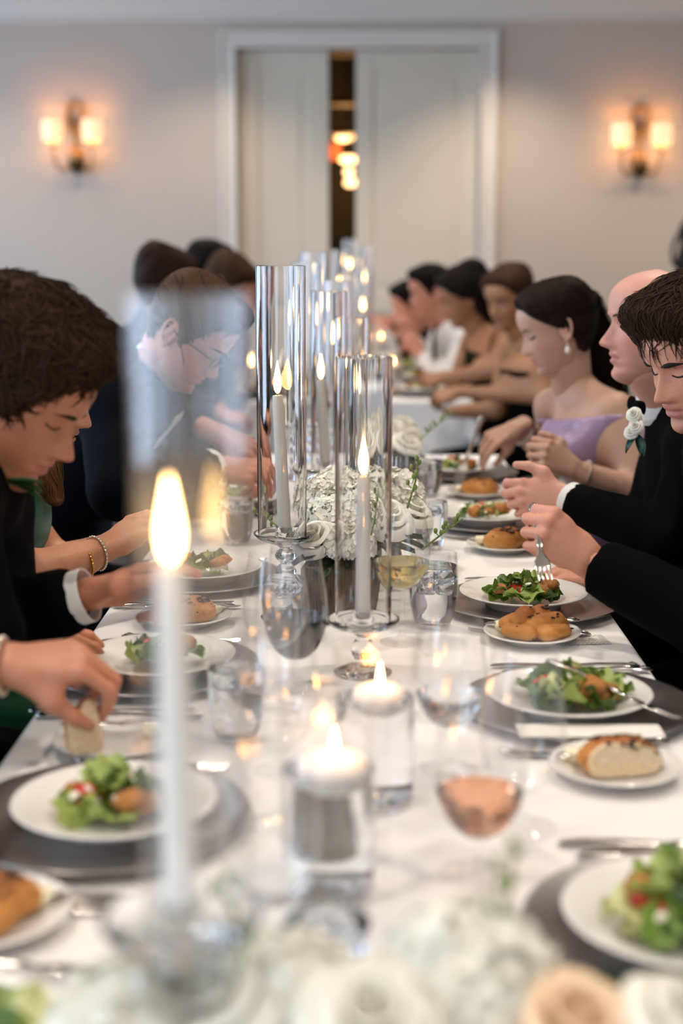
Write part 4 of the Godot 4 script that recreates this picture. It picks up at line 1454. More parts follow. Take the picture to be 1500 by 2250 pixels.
	glass("wine_glass", "glass of red wine right of the flowers, behind the white wine", Vector3(0.093, 0.7605, -2.914), "red", 0.150)
	glass("wine_glass", "empty wine glass behind the red wine on the right", Vector3(0.069, 0.7605, -3.239), "", 0.0)
	glass("tumbler", "tall water glass before the bald man's plate", Vector3(0.157, 0.7605, -3.036), "water", 0.105, "", 3)
	glass("tumbler", "water glass near the lavender woman's plate", Vector3(0.185, 0.7605, -3.720), "water", 0.095, "", 3)
	glass("tulip_glass", "large glass of red wine in the left middle of the table", Vector3(-0.092, 0.7605, -2.037), "red", 0.108)
	glass("goblet", "empty goblet before the green-dressed woman", Vector3(-0.150, 0.7605, -2.990), "")
	glass("wine_glass", "wine glass before the man in the navy suit", Vector3(-0.120, 0.7605, -3.160), "")
	glass("tumbler", "water glass before the man in the navy suit", Vector3(-0.268, 0.7605, -3.082), "water", 0.10, "", 3)
	glass("wine_glass", "empty wine glass left of the red wine", Vector3(-0.115, 0.7605, -1.930), "")
	glass("flute", "champagne glass left of the first floating candle", Vector3(-0.100, 0.7605, -1.690), "")
	glass("wine_glass", "empty wine glass just left of the pepper shaker", Vector3(-0.088, 0.7605, -1.52))
	glass("tumbler", "water glass before the brown-haired man", Vector3(-0.125, 0.7605, -2.320), "water", 0.10, "", 3)
	glass("wine_glass", "empty wine glass left of the champagne glass", Vector3(-0.150, 0.7605, -1.280), "")
	glass("tumbler", "water glass before the guest dipping bread", Vector3(-0.160, 0.7605, -1.800), "water", 0.10, "", 3)
	glass("goblet", "empty goblet between the nearest candle and the floating one", Vector3(-0.078, 0.7605, -1.200), "water", 0.08)
	glass("tumbler", "blurred water glass at the foot of the nearest candle", Vector3(-0.025, 0.7605, -1.100), "water", 0.09, "", 3)

func far_table() -> void:
	banquet("second banquet table, beyond the gap", "white linen cloth hanging over the second table", 0.50, -9.0, -6.12, 4.0)
	var k := 0
	var where := ["before the woman in black on the far table", "before the dark-haired woman on the far table", "before the man in the white shirt on the far table", "on the far table at the left front corner", "second along the left of the far table", "third along the left of the far table", "at the far right end of the far table", "at the far left end of the far table"]
	for p in [Vector3(0.28, 0, -6.42), Vector3(0.30, 0, -7.05), Vector3(0.30, 0, -7.7), Vector3(-0.33, 0, -6.45), Vector3(-0.32, 0, -7.1), Vector3(-0.3, 0, -7.75), Vector3(0.3, 0, -8.4), Vector3(-0.3, 0, -8.4)]:
		copy(proto.charger_o, "charger_plate", "silver charger plate " + where[k], "charger plate", Vector3(p.x, 0.7605, p.z), 0, "silver charger plates")
		copy(proto.plate_o, "salad_plate", "white salad plate " + where[k], "plate", Vector3(p.x, 0.7665, p.z), 0, "white salad plates")
		salad("salad " + where[k], Vector3(p.x, 0.7725, p.z), 60 + k, 1.15, 12, 2, 3)
		k += 1
	arrangement("low white flowers on the far table", Vector3(0.0, 0.7605, -7.3), Vector3(0.16, 0.09, 0.5), 0.0, 44, [[Vector3(0.04, 0.13, 0.15), 0.045, Vector3(0.2, 1, 0.6)]], [[Vector3(0, 0.13, 0.2), 0.065], [Vector3(0, 0.14, 0.05), 0.07], [Vector3(0.02, 0.13, -0.12), 0.07]], 14, [])
	hurricane(Vector3(0.02, 0.7605, -6.55), 0.85, 1.13, 1.33, 0.042, Vector2.ZERO, "at the front of the far table", "")
	hurricane(Vector3(-0.09, 0.7605, -6.85), 0.9, 1.22, 1.40, 0.042, Vector2.ZERO, "second in on the far table", "")
	hurricane(Vector3(0.04, 0.7605, -7.75), 0.9, 1.22, 1.42, 0.042, Vector2.ZERO, "behind the flowers of the far table", "")
	hurricane(Vector3(-0.05, 0.7605, -8.2), 0.9, 1.30, 1.46, 0.042, Vector2.ZERO, "furthest along the far table", "")
	hurricane(Vector3(-0.53, 0.7605, -6.24) + Vector3(0.06, 0, 0), 0.80, 0.90, 1.12, 0.046, Vector2.ZERO, "at the left front corner of the far table", "")
	floating_candle("lit floating candle at the front of the far table", Vector3(0.16, 0.7605, -6.75), 0.10, 0.034, "glass cylinder of water at the front of the far table", 0.7)
	floating_candle("lit floating candle in the middle of the far table", Vector3(0.12, 0.7605, -7.9), 0.15, 0.034, "glass cylinder of water in the middle of the far table", 0.9)
	var q := ["near the woman in black", "left of the far table's first candle", "near the man in the white shirt", "left of the far table's flowers"]
	k = 0
	for p in [Vector3(0.075, 0.7605, -6.3), Vector3(-0.09, 0.7605, -6.5), Vector3(0.16, 0.7605, -7.35), Vector3(-0.14, 0.7605, -7.42)]:
		glass("wine_glass" if k % 2 else "tumbler", ("empty wine glass on the far table " if k % 2 else "water glass on the far table ") + q[k], p, "" if k % 2 else "water", 0.1, "", 0, "glasses on the far table")
		k += 1

# ---------- people
const FRONT := [Vector2(-0.126, 0.052), Vector2(-0.121, 0.068), Vector2(-0.110, 0.081), Vector2(-0.100, 0.083), Vector2(-0.090, 0.0775), Vector2(-0.080, 0.0795), Vector2(-0.068, 0.081), Vector2(-0.055, 0.084), Vector2(-0.045, 0.083), Vector2(-0.02, 0.080), Vector2(0.0, 0.080), Vector2(0.012, 0.085), Vector2(0.024, 0.0905), Vector2(0.05, 0.092), Vector2(0.075, 0.082), Vector2(0.095, 0.058), Vector2(0.107, 0.028), Vector2(0.112, 0.0)]
const BACK := [Vector2(-0.126, 0.02), Vector2(-0.11, -0.0), Vector2(-0.09, -0.03), Vector2(-0.07, -0.052), Vector2(-0.045, -0.072), Vector2(-0.015, -0.092), Vector2(0.02, -0.101), Vector2(0.05, -0.098), Vector2(0.08, -0.08), Vector2(0.1, -0.05), Vector2(0.112, -0.012)]
const WIDE := [Vector2(-0.126, 0.010), Vector2(-0.118, 0.024), Vector2(-0.105, 0.036), Vector2(-0.09, 0.046), Vector2(-0.07, 0.056), Vector2(-0.045, 0.064), Vector2(-0.02, 0.069), Vector2(0.01, 0.0735), Vector2(0.04, 0.076), Vector2(0.065, 0.072), Vector2(0.085, 0.060), Vector2(0.1, 0.040), Vector2(0.112, 0.006)]
const NOSE := [Vector2(-0.058, 0.0), Vector2(-0.051, 0.008), Vector2(-0.0455, 0.023), Vector2(-0.039, 0.0285), Vector2(-0.032, 0.0265), Vector2(-0.018, 0.018), Vector2(-0.002, 0.009), Vector2(0.012, 0.002), Vector2(0.022, 0.0)]
const LIPS := [Vector2(-0.086, 0.0), Vector2(-0.080, 0.0055), Vector2(-0.0745, 0.006), Vector2(-0.070, 0.0015), Vector2(-0.0665, 0.0055), Vector2(-0.060, 0.0055), Vector2(-0.055, 0.0)]

func head_row(y: float, o: Dictionary) -> PackedFloat32Array:
	var fem: float = o.get("fem", 0.0)
	return PackedFloat32Array([hermite(FRONT, y), hermite(BACK, y), hermite(WIDE, y) * (1.0 - fem * 0.05 * (1.0 - smoothstep(-0.08, 0.02, y))), hermite(NOSE, y) * o.get("nose", 1.0), lerpf(0.0135, 0.0085, smoothstep(-0.042, -0.01, y)), hermite(LIPS, y), y])

func head_point(r: PackedFloat32Array, ph: float, o: Dictionary) -> Vector3:
	var c := cos(ph)
	var s := sin(ph)
	var xc := -0.010
	var y := r[6]
	var a := r[0] - xc if c > 0.0 else xc - r[1]
	var x := xc + a * signf(c) * pow(absf(c), 0.86)
	var z := r[2] * signf(s) * pow(absf(s), 0.92)
	if c > 0.0:
		var fem: float = o.get("fem", 0.0)
		var az := absf(z)
		x += r[3] * exp(-pow(z / r[4], 2.0)) + r[5] * exp(-pow(z / 0.021, 4.0)) * (1.0 + 0.35 * fem)
		x += 0.0055 * exp(-pow((y + 0.043) / 0.007, 2.0) - pow((az - 0.0135) / 0.006, 2.0))
		x -= 0.011 * exp(-pow((y - 0.003) / 0.013, 2.0) - pow((az - 0.030) / 0.016, 2.0))
		x += 0.0065 * exp(-pow((y + 0.0015) / 0.0095, 2.0) - pow((az - 0.031) / 0.0125, 2.0))
		x += (0.005 - 0.0035 * fem) * exp(-pow((y - 0.019) / 0.008, 2.0) - pow((az - 0.026) / 0.02, 2.0))
		x += 0.004 * exp(-pow((y + 0.03) / 0.018, 2.0) - pow((az - 0.043) / 0.018, 2.0))
		x -= 0.0010 * exp(-pow((y + 0.0695) / 0.0028, 2.0) - pow(z / 0.022, 4.0))
		x -= 0.003 * exp(-pow((y + 0.06) / 0.014, 2.0) - pow((az - 0.029) / 0.008, 2.0))
	return Vector3(x, y, z)

func head(mb: MB, xf: Transform3D, o: Dictionary, skin: Color) -> void:
	var nr: int = o.get("rows", 84)
	var nc: int = o.get("cols", 100)
	var from := mb.idx.size()
	var rows := []
	var red := skin.lerp(Color(0.62, 0.20, 0.16), 0.45)
	var lip: Color = o.get("lip", skin.lerp(Color(0.50, 0.12, 0.12), 0.55))
	var ruddy: float = o.get("ruddy", 0.4)
	for i in nr + 1:
		var v := float(i) / nr
		var y := -0.126 + 0.238 * lerpf(v, 0.5 - 0.5 * cos(PI * v), 0.45)
		var r := head_row(y, o)
		var row := []
		for k in nc:
			var u := 2.0 * k / nc - 1.0
			var ph := PI * signf(u) * pow(absf(u), 1.35)
			var p := head_point(r, ph, o)
			var q := skin
			if p.x > 0.0:
				var az := absf(p.z)
				var e := exp(-pow((y + 0.032) / 0.022, 2.0) - pow((az - 0.048) / 0.02, 2.0)) * ruddy + exp(-pow((y + 0.04) / 0.014, 2.0) - pow(p.z / 0.016, 2.0)) * ruddy * 0.8
				q = skin.lerp(red, clampf(e, 0, 1))
				var wl := 0.0245 * sqrt(maxf(0.0, 1.0 - pow((y + 0.0695) / 0.0135, 2.0)))
				q = q.lerp(Color(0.16, 0.05, 0.045), 0.75 * exp(-pow((y + 0.0695) / 0.0014, 2.0) - pow(p.z / 0.021, 6.0)))
				if az < wl and p.x > 0.05 and absf(y + 0.0695) > 0.001:
					q = q.lerp(lip, smoothstep(0.0, 0.004, wl - az))
				if o.has("stubble"):
					q = q.lerp(Color(0.20, 0.14, 0.11), o.stubble * smoothstep(-0.05, -0.075, y))
			mb.col = q
			row.append(mb.add(xf * p))
		rows.append(row)
	mb.col = skin
	for i in nr:
		for k in nc:
			var k2 := (k + 1) % nc
			mb.quad(rows[i][k], rows[i][k2], rows[i + 1][k2], rows[i + 1][k])
	var bot := mb.add(xf * Vector3(0.035, -0.127, 0))
	var top := mb.add(xf * Vector3(-0.006, 0.1125, 0))
	for k in nc:
		mb.tri(bot, rows[0][(k + 1) % nc], rows[0][k])
		mb.tri(top, rows[nr][k], rows[nr][(k + 1) % nc])
	mb.outward(from)
	for s in [-1, 1]:
		ear(mb, xf, float(s), skin.lerp(red, 0.35 * ruddy + 0.1))
	mb.col = skin

var ear_mb: MB
func ear(mb: MB, xf: Transform3D, s: float, col: Color) -> void:
	if ear_mb == null:
		ear_mb = MB.new()
		var f := Field.new(Vector3(-0.05, -0.05, -0.03), Vector3(0.03, 0.05, 0.03), 0.0024)
		var pts := []
		for i in 15:
			var a := lerpf(-2.3, 2.75, i / 14.0)
			pts.append(Vector3(-0.006 - 0.0165 * cos(a - 0.25) * (0.75 + 0.35 * smoothstep(-1, 1.5, a)), 0.003 + 0.027 * sin(a) + 0.002, 0.010 + 0.006 * cos(a)))
		for i in 14:
			f.cap(pts[i], pts[i + 1], 0.0036, 0.0036, 0.003)
		f.ball(Vector3(0.0, -0.026, 0.006), 0.0075, 0.006)
		f.cap(Vector3(-0.004, -0.018, 0.003), Vector3(-0.006, 0.018, 0.003), 0.008, 0.010, 0.004)
		f.cap(Vector3(0.006, -0.01, 0.004), Vector3(0.006, 0.006, 0.003), 0.006, 0.006, 0.003)
		f.hole(Vector3(-0.002, -0.006, 0.016), 0.0075)
		f.put(ear_mb)
	var base := mb.v.size()
	var from := mb.idx.size()
	mb.col = col
	for p in ear_mb.v:
		mb.add(xf * (Vector3(-0.014 + p.x, -0.012 + p.y, s * (0.069 + p.z))))
	for i in ear_mb.idx:
		mb.idx.append(base + i)
	mb.outward(from)

func face_hair(t: Node3D, off: Vector3, xf: Transform3D, o: Dictionary, colour: Color) -> void:
	# eyebrows and lashes
	var m := mat("brow_" + colour.to_html(false), colour, 0.8)
	for s in [-1.0, 1.0]:
		var mb := MB.new()
		var pts := []
		var rad := []
		for i in 9:
			var u := i / 8.0
			var y := 0.0165 + 0.006 * sin(u * 2.4) - 0.003 * u
			var z: float = lerpf(0.012, 0.052, u)
			var r := head_row(y, o)
			var ph := 0.0
			for q in 30:
				if absf(head_point(r, ph, o).z) > z:
					break
				ph += 0.04
			var p := head_point(r, ph, o)
			pts.append(xf * Vector3(p.x + 0.0005, y, s * z) - off)
			rad.append(o.get("brow", 0.0042) * sin(PI * (0.12 + 0.83 * u)))
		tube(mb, pts, rad, 7, 0.55, (xf.basis * Vector3(1, 0, 0.5 * s)).normalized())
		part("eyebrow", mb.mesh(m), t)
		mb = MB.new()
		pts = []
		rad = []
		for i in 9:
			var u := i / 8.0
			var z: float = lerpf(0.018, 0.0465, u)
			var y := -0.004 - 0.0045 * sin(PI * u) + 0.002 * u
			var r := head_row(y, o)
			var ph := 0.0
			for q in 40:
				if absf(head_point(r, ph, o).z) > z:
					break
				ph += 0.03
			var p := head_point(r, ph, o)
			pts.append(xf * Vector3(p.x + 0.001, y, s * z) - off)
			rad.append(o.get("lash", 0.0013) * (0.6 + 0.6 * u))
		tube(mb, pts, rad, 6, 1.0, xf.basis.y)
		part("eyelash", mb.mesh(m), t)

func hair_mat(colour: Color) -> StandardMaterial3D:
	var m := mat("hair_" + colour.to_html(false), colour, 0.62)
	m.metallic_specular = 0.22
	m.vertex_color_use_as_albedo = true
	m.cull_mode = BaseMaterial3D.CULL_DISABLED
	return m

func hair_cover(y: float, ph: float, st: Dictionary) -> float:
	var line: Array = st.line
	var yl := hermite(line, rad_to_deg(absf(ph)))
	return smoothstep(-0.004, st.get("ramp", 0.022), y - yl)

func hair_thick(y: float, ph: float, st: Dictionary) -> float:
	var d := rad_to_deg(absf(ph))
	var t := lerpf(st.side, st.top, smoothstep(0.01, 0.085, y))
	t += st.front * smoothstep(75.0, 10.0, d) * smoothstep(0.04, 0.075, y) * smoothstep(0.113, 0.088, y)
	t += st.back * smoothstep(95.0, 150.0, d) * smoothstep(0.113, 0.085, y)
	return t

func hair(t: Node3D, off: Vector3, xf: Transform3D, o: Dictionary, st: Dictionary, seed_: int) -> void:
	rng.seed = seed_
	var mb := MB.new()
	var nr: int = 46 if st.get("fine", true) else 30
	var nc: int = 84 if st.get("fine", true) else 48
	var rows := []
	var mid := Vector3(-0.008, 0.01, 0)
	var surf := func(y: float, ph: float) -> Vector3:
		var p := head_point(head_row(y, o), ph, o)
		var n := (p - mid).normalized()
		var c := hair_cover(y, ph, st)
		var w: float = 1.0 + st.wave * noise.get_noise_3dv(p * st.get("freq", 420.0) + Vector3.ONE * seed_)
		return p + n * (hair_thick(y, ph, st) * w * c - 0.004 * (1.0 - c))
	for i in nr + 1:
		var v := float(i) / nr
		var y := -0.115 + 0.2268 * lerpf(v, sin(v * PI / 2), 0.6)
		var row := []
		for k in nc:
			row.append(mb.add(xf * surf.call(y, -PI + TAU * k / nc) - off))
		rows.append(row)
	for i in nr:
		for k in nc:
			mb.quad(rows[i][k], rows[i][(k + 1) % nc], rows[i + 1][(k + 1) % nc], rows[i + 1][k])
	var top := mb.add(xf * (Vector3(-0.006, 0.1125 + st.top, 0)) - off)
	for k in nc:
		mb.tri(top, rows[nr][k], rows[nr][(k + 1) % nc])
	mb.outward(0)
	# how far the shell lies from the middle of the head, by direction
	var NB := 24
	var NP := 48
	var bins := PackedFloat32Array()
	bins.resize((NB + 1) * NP)
	for i in nr + 1:
		var v := float(i) / nr
		var y := -0.115 + 0.2268 * lerpf(v, sin(v * PI / 2), 0.6)
		for k in nc:
			var q: Vector3 = surf.call(y, -PI + TAU * k / nc) - mid
			var r := q.length()
			var bi := clampi(int(round(acos(clampf(q.y / r, -1, 1)) / PI * NB)), 0, NB) * NP + posmod(int(round(atan2(q.z, q.x) / TAU * NP)), NP)
			bins[bi] = maxf(bins[bi], r)
	for pass_ in 4:
		var b2 := bins.duplicate()
		for i in NB + 1:
			for k in NP:
				if bins[i * NP + k] == 0.0:
					var m := 0.0
					var n := 0
					for e in [[-1, 0], [1, 0], [0, -1], [0, 1]]:
						var w := bins[clampi(i + e[0], 0, NB) * NP + posmod(k + e[1], NP)]
						if w > 0.0:
							m += w
							n += 1
					if n:
						b2[i * NP + k] = m / n
		bins = b2
	var reach := func(q: Vector3) -> float:
		var a := clampf(acos(clampf(q.y, -1, 1)) / PI * NB, 0, NB - 0.001)
		var b := atan2(q.z, q.x) / TAU * NP
		var i := int(a)
		var k := int(floor(b))
		var u := a - i
		var w := b - k
		return lerpf(lerpf(bins[i * NP + posmod(k, NP)], bins[i * NP + posmod(k + 1, NP)], w), lerpf(bins[(i + 1) * NP + posmod(k, NP)], bins[(i + 1) * NP + posmod(k + 1, NP)], w), u)
	# locks that lie on it
	for i in int(st.get("tufts", 500)):
		var q := Vector3(rng.randfn(), rng.randfn(), rng.randfn()).normalized()
		var p: Vector3 = mid + q * reach.call(q)
		if hair_cover(minf(p.y, 0.111), atan2(p.z, p.x + 0.01), st) < 0.45:
			continue
		var dirv: Vector3 = st.flow.call(p, q)
		dirv = dirv.normalized() + Vector3(rng.randfn(), rng.randfn(), rng.randfn()) * st.get("mess", 0.25)
		dirv = (dirv - q * dirv.dot(q)).normalized()
		var len: float = st.length * rng.randf_range(0.6, 1.25)
		var pts := []
		var rad := []
		var lift: float = st.get("lift", 0.15) * rng.randf_range(0.1, 1.2)
		var r0: float = st.get("rad", 0.0022) * rng.randf_range(0.6, 1.4)
		var bend: float = rng.randf_range(-1, 1) * st.get("curl", 0.4)
		var hgt := -0.003
		for k in 7:
			pts.append(xf * p - off)
			rad.append(r0 * [0.8, 1.0, 1.0, 0.9, 0.75, 0.5, 0.15][k])
			dirv = (dirv + q.cross(dirv) * bend * 0.3).normalized()
			q = ((q * (p - mid).length() + dirv * len / 6.0)).normalized()
			hgt += len / 6.0 * lift * (1.3 - k * 0.3)
			p = mid + q * (reach.call(q) + maxf(hgt, -0.002))
			dirv = (dirv - q * dirv.dot(q)).normalized()
		var g := rng.randf_range(0.55, 1.5)
		mb.col = Color(g, g, g)
		tube(mb, pts, rad, 4, 0.5, xf.basis * q)
	mb.col = WHITE
	for chain in st.get("falls", []):
		fall(mb, chain, off)
	tag(part("hair", mb.mesh(hair_mat(st.colour)), t), st.get("words", ""), "")

func fall(mb: MB, chain: Dictionary, off: Vector3) -> void:
	# a hanging body of hair along a chain of points
	var pts: Array = chain.pts
	var rad: Array = chain.rad
	var fine := []
	var fr := []
	for i in pts.size() - 1:
		for k in 5:
			var u := k / 5.0
			fine.append(pts[i].cubic_interpolate(pts[i + 1], pts[maxi(i - 1, 0)], pts[mini(i + 2, pts.size() - 1)], u) - off)
			fr.append(lerpf(rad[i], rad[i + 1], u))
	fine.append(pts[-1] - off)
	fr.append(rad[-1])
	var core := []
	for r in fr:
		core.append(r * 0.82)
	tube(mb, fine, core, 12, chain.get("flat", 0.8), Vector3.UP)
	for s in int(chain.get("n", 90)):
		var a := rng.randf() * TAU
		var q := rng.randf_range(0.75, 1.02)
		var sp := []
		var sr := []
		var len := rng.randi_range(int(fine.size() * 0.6), fine.size())
		for i in len:
			var d: Vector3 = (fine[mini(i + 1, fine.size() - 1)] - fine[maxi(i - 1, 0)]).normalized()
			var x := d.cross(Vector3.UP)
			x = x.normalized() if x.length() > 0.05 else Vector3.RIGHT
			var w := x.cross(d)
			var aa: float = a + chain.get("wave", 0.15) * sin(i * 0.55 + s)
			sp.append(fine[i] + (x * cos(aa) + w * sin(aa) * chain.get("flat", 0.8)) * fr[i] * q)
			sr.append(chain.get("r", 0.0022) * (1.0 - 0.7 * i / len))
		tube(mb, sp, sr, 4, 0.7)

# hands ------------------------------------------------------------------
const MCP := [Vector3(0.090, 0.0, -0.026), Vector3(0.095, 0.003, -0.005), Vector3(0.089, 0.001, 0.0155), Vector3(0.079, -0.004, 0.034)]
const BONES := [[0.044, 0.026, 0.021], [0.049, 0.030, 0.022], [0.045, 0.028, 0.022], [0.035, 0.021, 0.019]]

func hand(mb: MB, wrist: Vector3, fwd: Vector3, back: Vector3, right: bool, pose: Dictionary, skin: Color, s := 1.0, cell := 0.003) -> void:
	# fwd from wrist to knuckles, back = outside of the hand; curls: per finger the bends at its three joints
	var zs := 1.0 if right else -1.0
	var f := Field.new(Vector3(-0.07, -0.11, -0.11), Vector3(0.20, 0.06, 0.08), cell)
	if not right:
		f.o.z = -0.08
	var Q := func(p: Vector3) -> Vector3: return Vector3(p.x, p.y, p.z * zs)
	f.cap(Q.call(Vector3(-0.042, 0, 0.009)), Q.call(Vector3(0.0, 0, 0.011)), 0.0215, 0.019, 0.0)
	f.cap(Q.call(Vector3(-0.042, 0, -0.009)), Q.call(Vector3(0.0, 0, -0.011)), 0.0215, 0.019, 0.012)
	for i in 4:
		f.cap(Q.call(Vector3(0.004, -0.002, -0.012 + 0.008 * i)), Q.call(MCP[i] + Vector3(-0.006, -0.003, 0)), 0.0165, 0.0115, 0.012)
	f.cap(Q.call(Vector3(0.03, -0.010, 0.024)), Q.call(Vector3(0.062, -0.010, 0.028)), 0.014, 0.012, 0.012)
	var th: Array = pose.get("thumb", [Vector3(0.75, -0.35, -0.55), Vector3(0.9, -0.3, -0.3), Vector3(0.95, -0.3, -0.05)])
	var c0 := Vector3(0.018, -0.008, -0.020)
	var c1: Vector3 = c0 + th[0].normalized() * 0.046
	var c2: Vector3 = c1 + th[1].normalized() * 0.034
	var c3: Vector3 = c2 + th[2].normalized() * 0.026
	f.cap(Q.call(c0), Q.call(c1), 0.0165, 0.0125, 0.014)
	f.cap(Q.call(c1), Q.call(c2), 0.0118, 0.0105, 0.004)
	f.cap(Q.call(c2), Q.call(c3), 0.0106, 0.0078, 0.003)
	f.cap(Q.call(c1), Q.call(Vector3(0.062, -0.008, -0.022)), 0.010, 0.011, 0.016)
	var tips := []
	for i in 4:
		var cu: Array = pose.curl[i]
		var sp: float = pose.get("spread", 0.06) * [-1.0, -0.25, 0.5, 1.3][i]
		var p: Vector3 = MCP[i]
		var a := 0.0
		var fat: float = [1.0, 1.03, 0.98, 0.85][i]
		for j in 3:
			a += cu[j]
			var d := Vector3(cos(a) * cos(sp), -sin(a), cos(a) * sin(sp))
			var q: Vector3 = p + d * BONES[i][j]
			f.cap(Q.call(p), Q.call(q), [0.0102, 0.0090, 0.0081][j] * fat, [0.0090, 0.0081, 0.0066][j] * fat, 0.006 if j == 0 else 0.0025)
			if j == 2:
				tips.append([q, d, Vector3(sin(a), cos(a), 0)])
			p = q
	tips.append([c3, th[2].normalized(), Vector3(0.1, 0.6, -0.8).normalized()])
	var x := fwd.normalized()
	var y := (back - x * back.dot(x)).normalized()
	var xf := Transform3D(Basis(x, y, x.cross(y)).scaled_local(Vector3.ONE * s), wrist)
	var v0 := mb.v.size()
	mb.col = skin
	f.put(mb, xf)
	# knuckles and finger ends are a little redder
	var red := skin.lerp(Color(0.60, 0.20, 0.15), 0.38)
	var inv := xf.affine_inverse()
	for i in range(v0, mb.v.size()):
		var p := inv * mb.v[i]
		p.z *= zs
		var e := 0.0
		for k in 4:
			e = maxf(e, exp(-pow(p.distance_to(MCP[k] + Vector3(0, 0.008, 0)) / 0.012, 2.0)) * 0.7)
			e = maxf(e, exp(-pow(p.distance_to(tips[k][0]) / 0.016, 2.0)))
		mb.c[i] = skin.lerp(red, e)
	# nails
	mb.col = skin.lerp(Color(0.85, 0.62, 0.55), 0.6)
	for k in 5:
		var n: Vector3 = tips[k][2]
		var d: Vector3 = tips[k][1]
		var c: Vector3 = tips[k][0] + n * 0.0058 - d * 0.003
		var b := Basis(Q.call(d), Q.call(n), Q.call(d.cross(n)))
		blob(mb, xf * (Q.call(c) as Vector3), Vector3(0.0062, 0.0016, 0.0048) * s, 0.0, 1, 0, 6, xf.basis.orthonormalized() * b)
	mb.col = skin

const FIST := [[1.35, 1.7, 1.0], [1.4, 1.75, 1.0], [1.45, 1.75, 1.0], [1.5, 1.7, 1.0]]
const RELAX := [[0.35, 0.5, 0.3], [0.45, 0.55, 0.3], [0.5, 0.6, 0.35], [0.55, 0.6, 0.35]]
const PINCH := [[0.75, 0.75, 0.25], [0.95, 0.9, 0.4], [1.1, 1.1, 0.5], [1.2, 1.2, 0.6]]
const POINT := [[0.25, 0.25, 0.15], [0.95, 1.1, 0.6], [1.2, 1.3, 0.7], [1.25, 1.3, 0.7]]
const DOWN := [[0.5, 0.45, 0.25], [0.75, 0.75, 0.4], [0.95, 0.95, 0.5], [1.05, 1.0, 0.5]]

# bodies -----------------------------------------------------------------
func torso(f: Field, P: Dictionary, g: float, k: float) -> void:
	var N: Vector3 = P.neck
	var H: Vector3 = P.hip
	var lat: Vector3 = (P.sh[1] - P.sh[0]) * 0.5
	var fem: float = P.get("fem", 0.0)
	var sc: float = P.get("bulk", 1.0)
	var C := N.lerp(H, 0.36) - (P.fw as Vector3) * 0.015
	var W := N.lerp(H, 0.68)
	f.cap(P.sh[0], P.sh[1], (0.060 - 0.012 * fem) * sc + g, (0.060 - 0.012 * fem) * sc + g, 0.0)
	f.cap(N - Vector3(0, 0.01, 0), C, 0.070 * sc + g - 0.012 * fem, 0.095 * sc + g - 0.015 * fem, k)
	f.cap(C - lat * 0.45, C + lat * 0.45, (0.118 - 0.026 * fem) * sc + g, (0.118 - 0.026 * fem) * sc + g, k)
	f.cap(W - lat * 0.38, W + lat * 0.38, (0.118 - 0.030 * fem) * sc + g, (0.118 - 0.030 * fem) * sc + g, k)
	f.cap(H - lat * 0.5, H + lat * 0.5, 0.125 * sc + g, 0.125 * sc + g, k)
	for i in 2:
		f.cap(N + Vector3(0, 0.03, 0), (P.sh[i] as Vector3).lerp(N, 0.35), 0.035 + g, 0.045 + g, 0.04)

func bounds(P: Dictionary, keys: Array, m: float) -> Array:
	var lo := Vector3.ONE * 99.0
	var hi := -lo
	for k in keys:
		for p in (P[k] if P[k] is Array else [P[k]]):
			lo = lo.min(p)
			hi = hi.max(p)
	return [lo - Vector3.ONE * m, hi + Vector3.ONE * m]

func fabric(key: String, col: Color, rough := 0.85, sheen := 0.25) -> StandardMaterial3D:
	if M.has(key):
		return M[key]
	var m := mat(key, col, rough)
	m.metallic_specular = 0.15 if sheen < 0.3 else 0.5
	if sheen > 0.3:
		m.rim_enabled = true
		m.rim = sheen * 0.5
	m.normal_enabled = true
	m.normal_texture = bump_tex(17, 0.25, 256, 3.0)
	m.normal_scale = 0.2
	m.uv1_triplanar = true
	m.uv1_scale = Vector3.ONE * 9.0
	return m

func skin_mat() -> StandardMaterial3D:
	if M.has("skin"):
		return M.skin
	var m := mat("skin", WHITE, 0.5)
	m.albedo_texture = noise_tex(51, 0.05, 256, Color(0.92, 0.88, 0.87), Color(1, 1, 1), 5)
	m.uv1_triplanar = true
	m.uv1_scale = Vector3.ONE * 16
	m.vertex_color_use_as_albedo = true
	m.subsurf_scatter_enabled = true
	m.subsurf_scatter_strength = 0.12
	return m

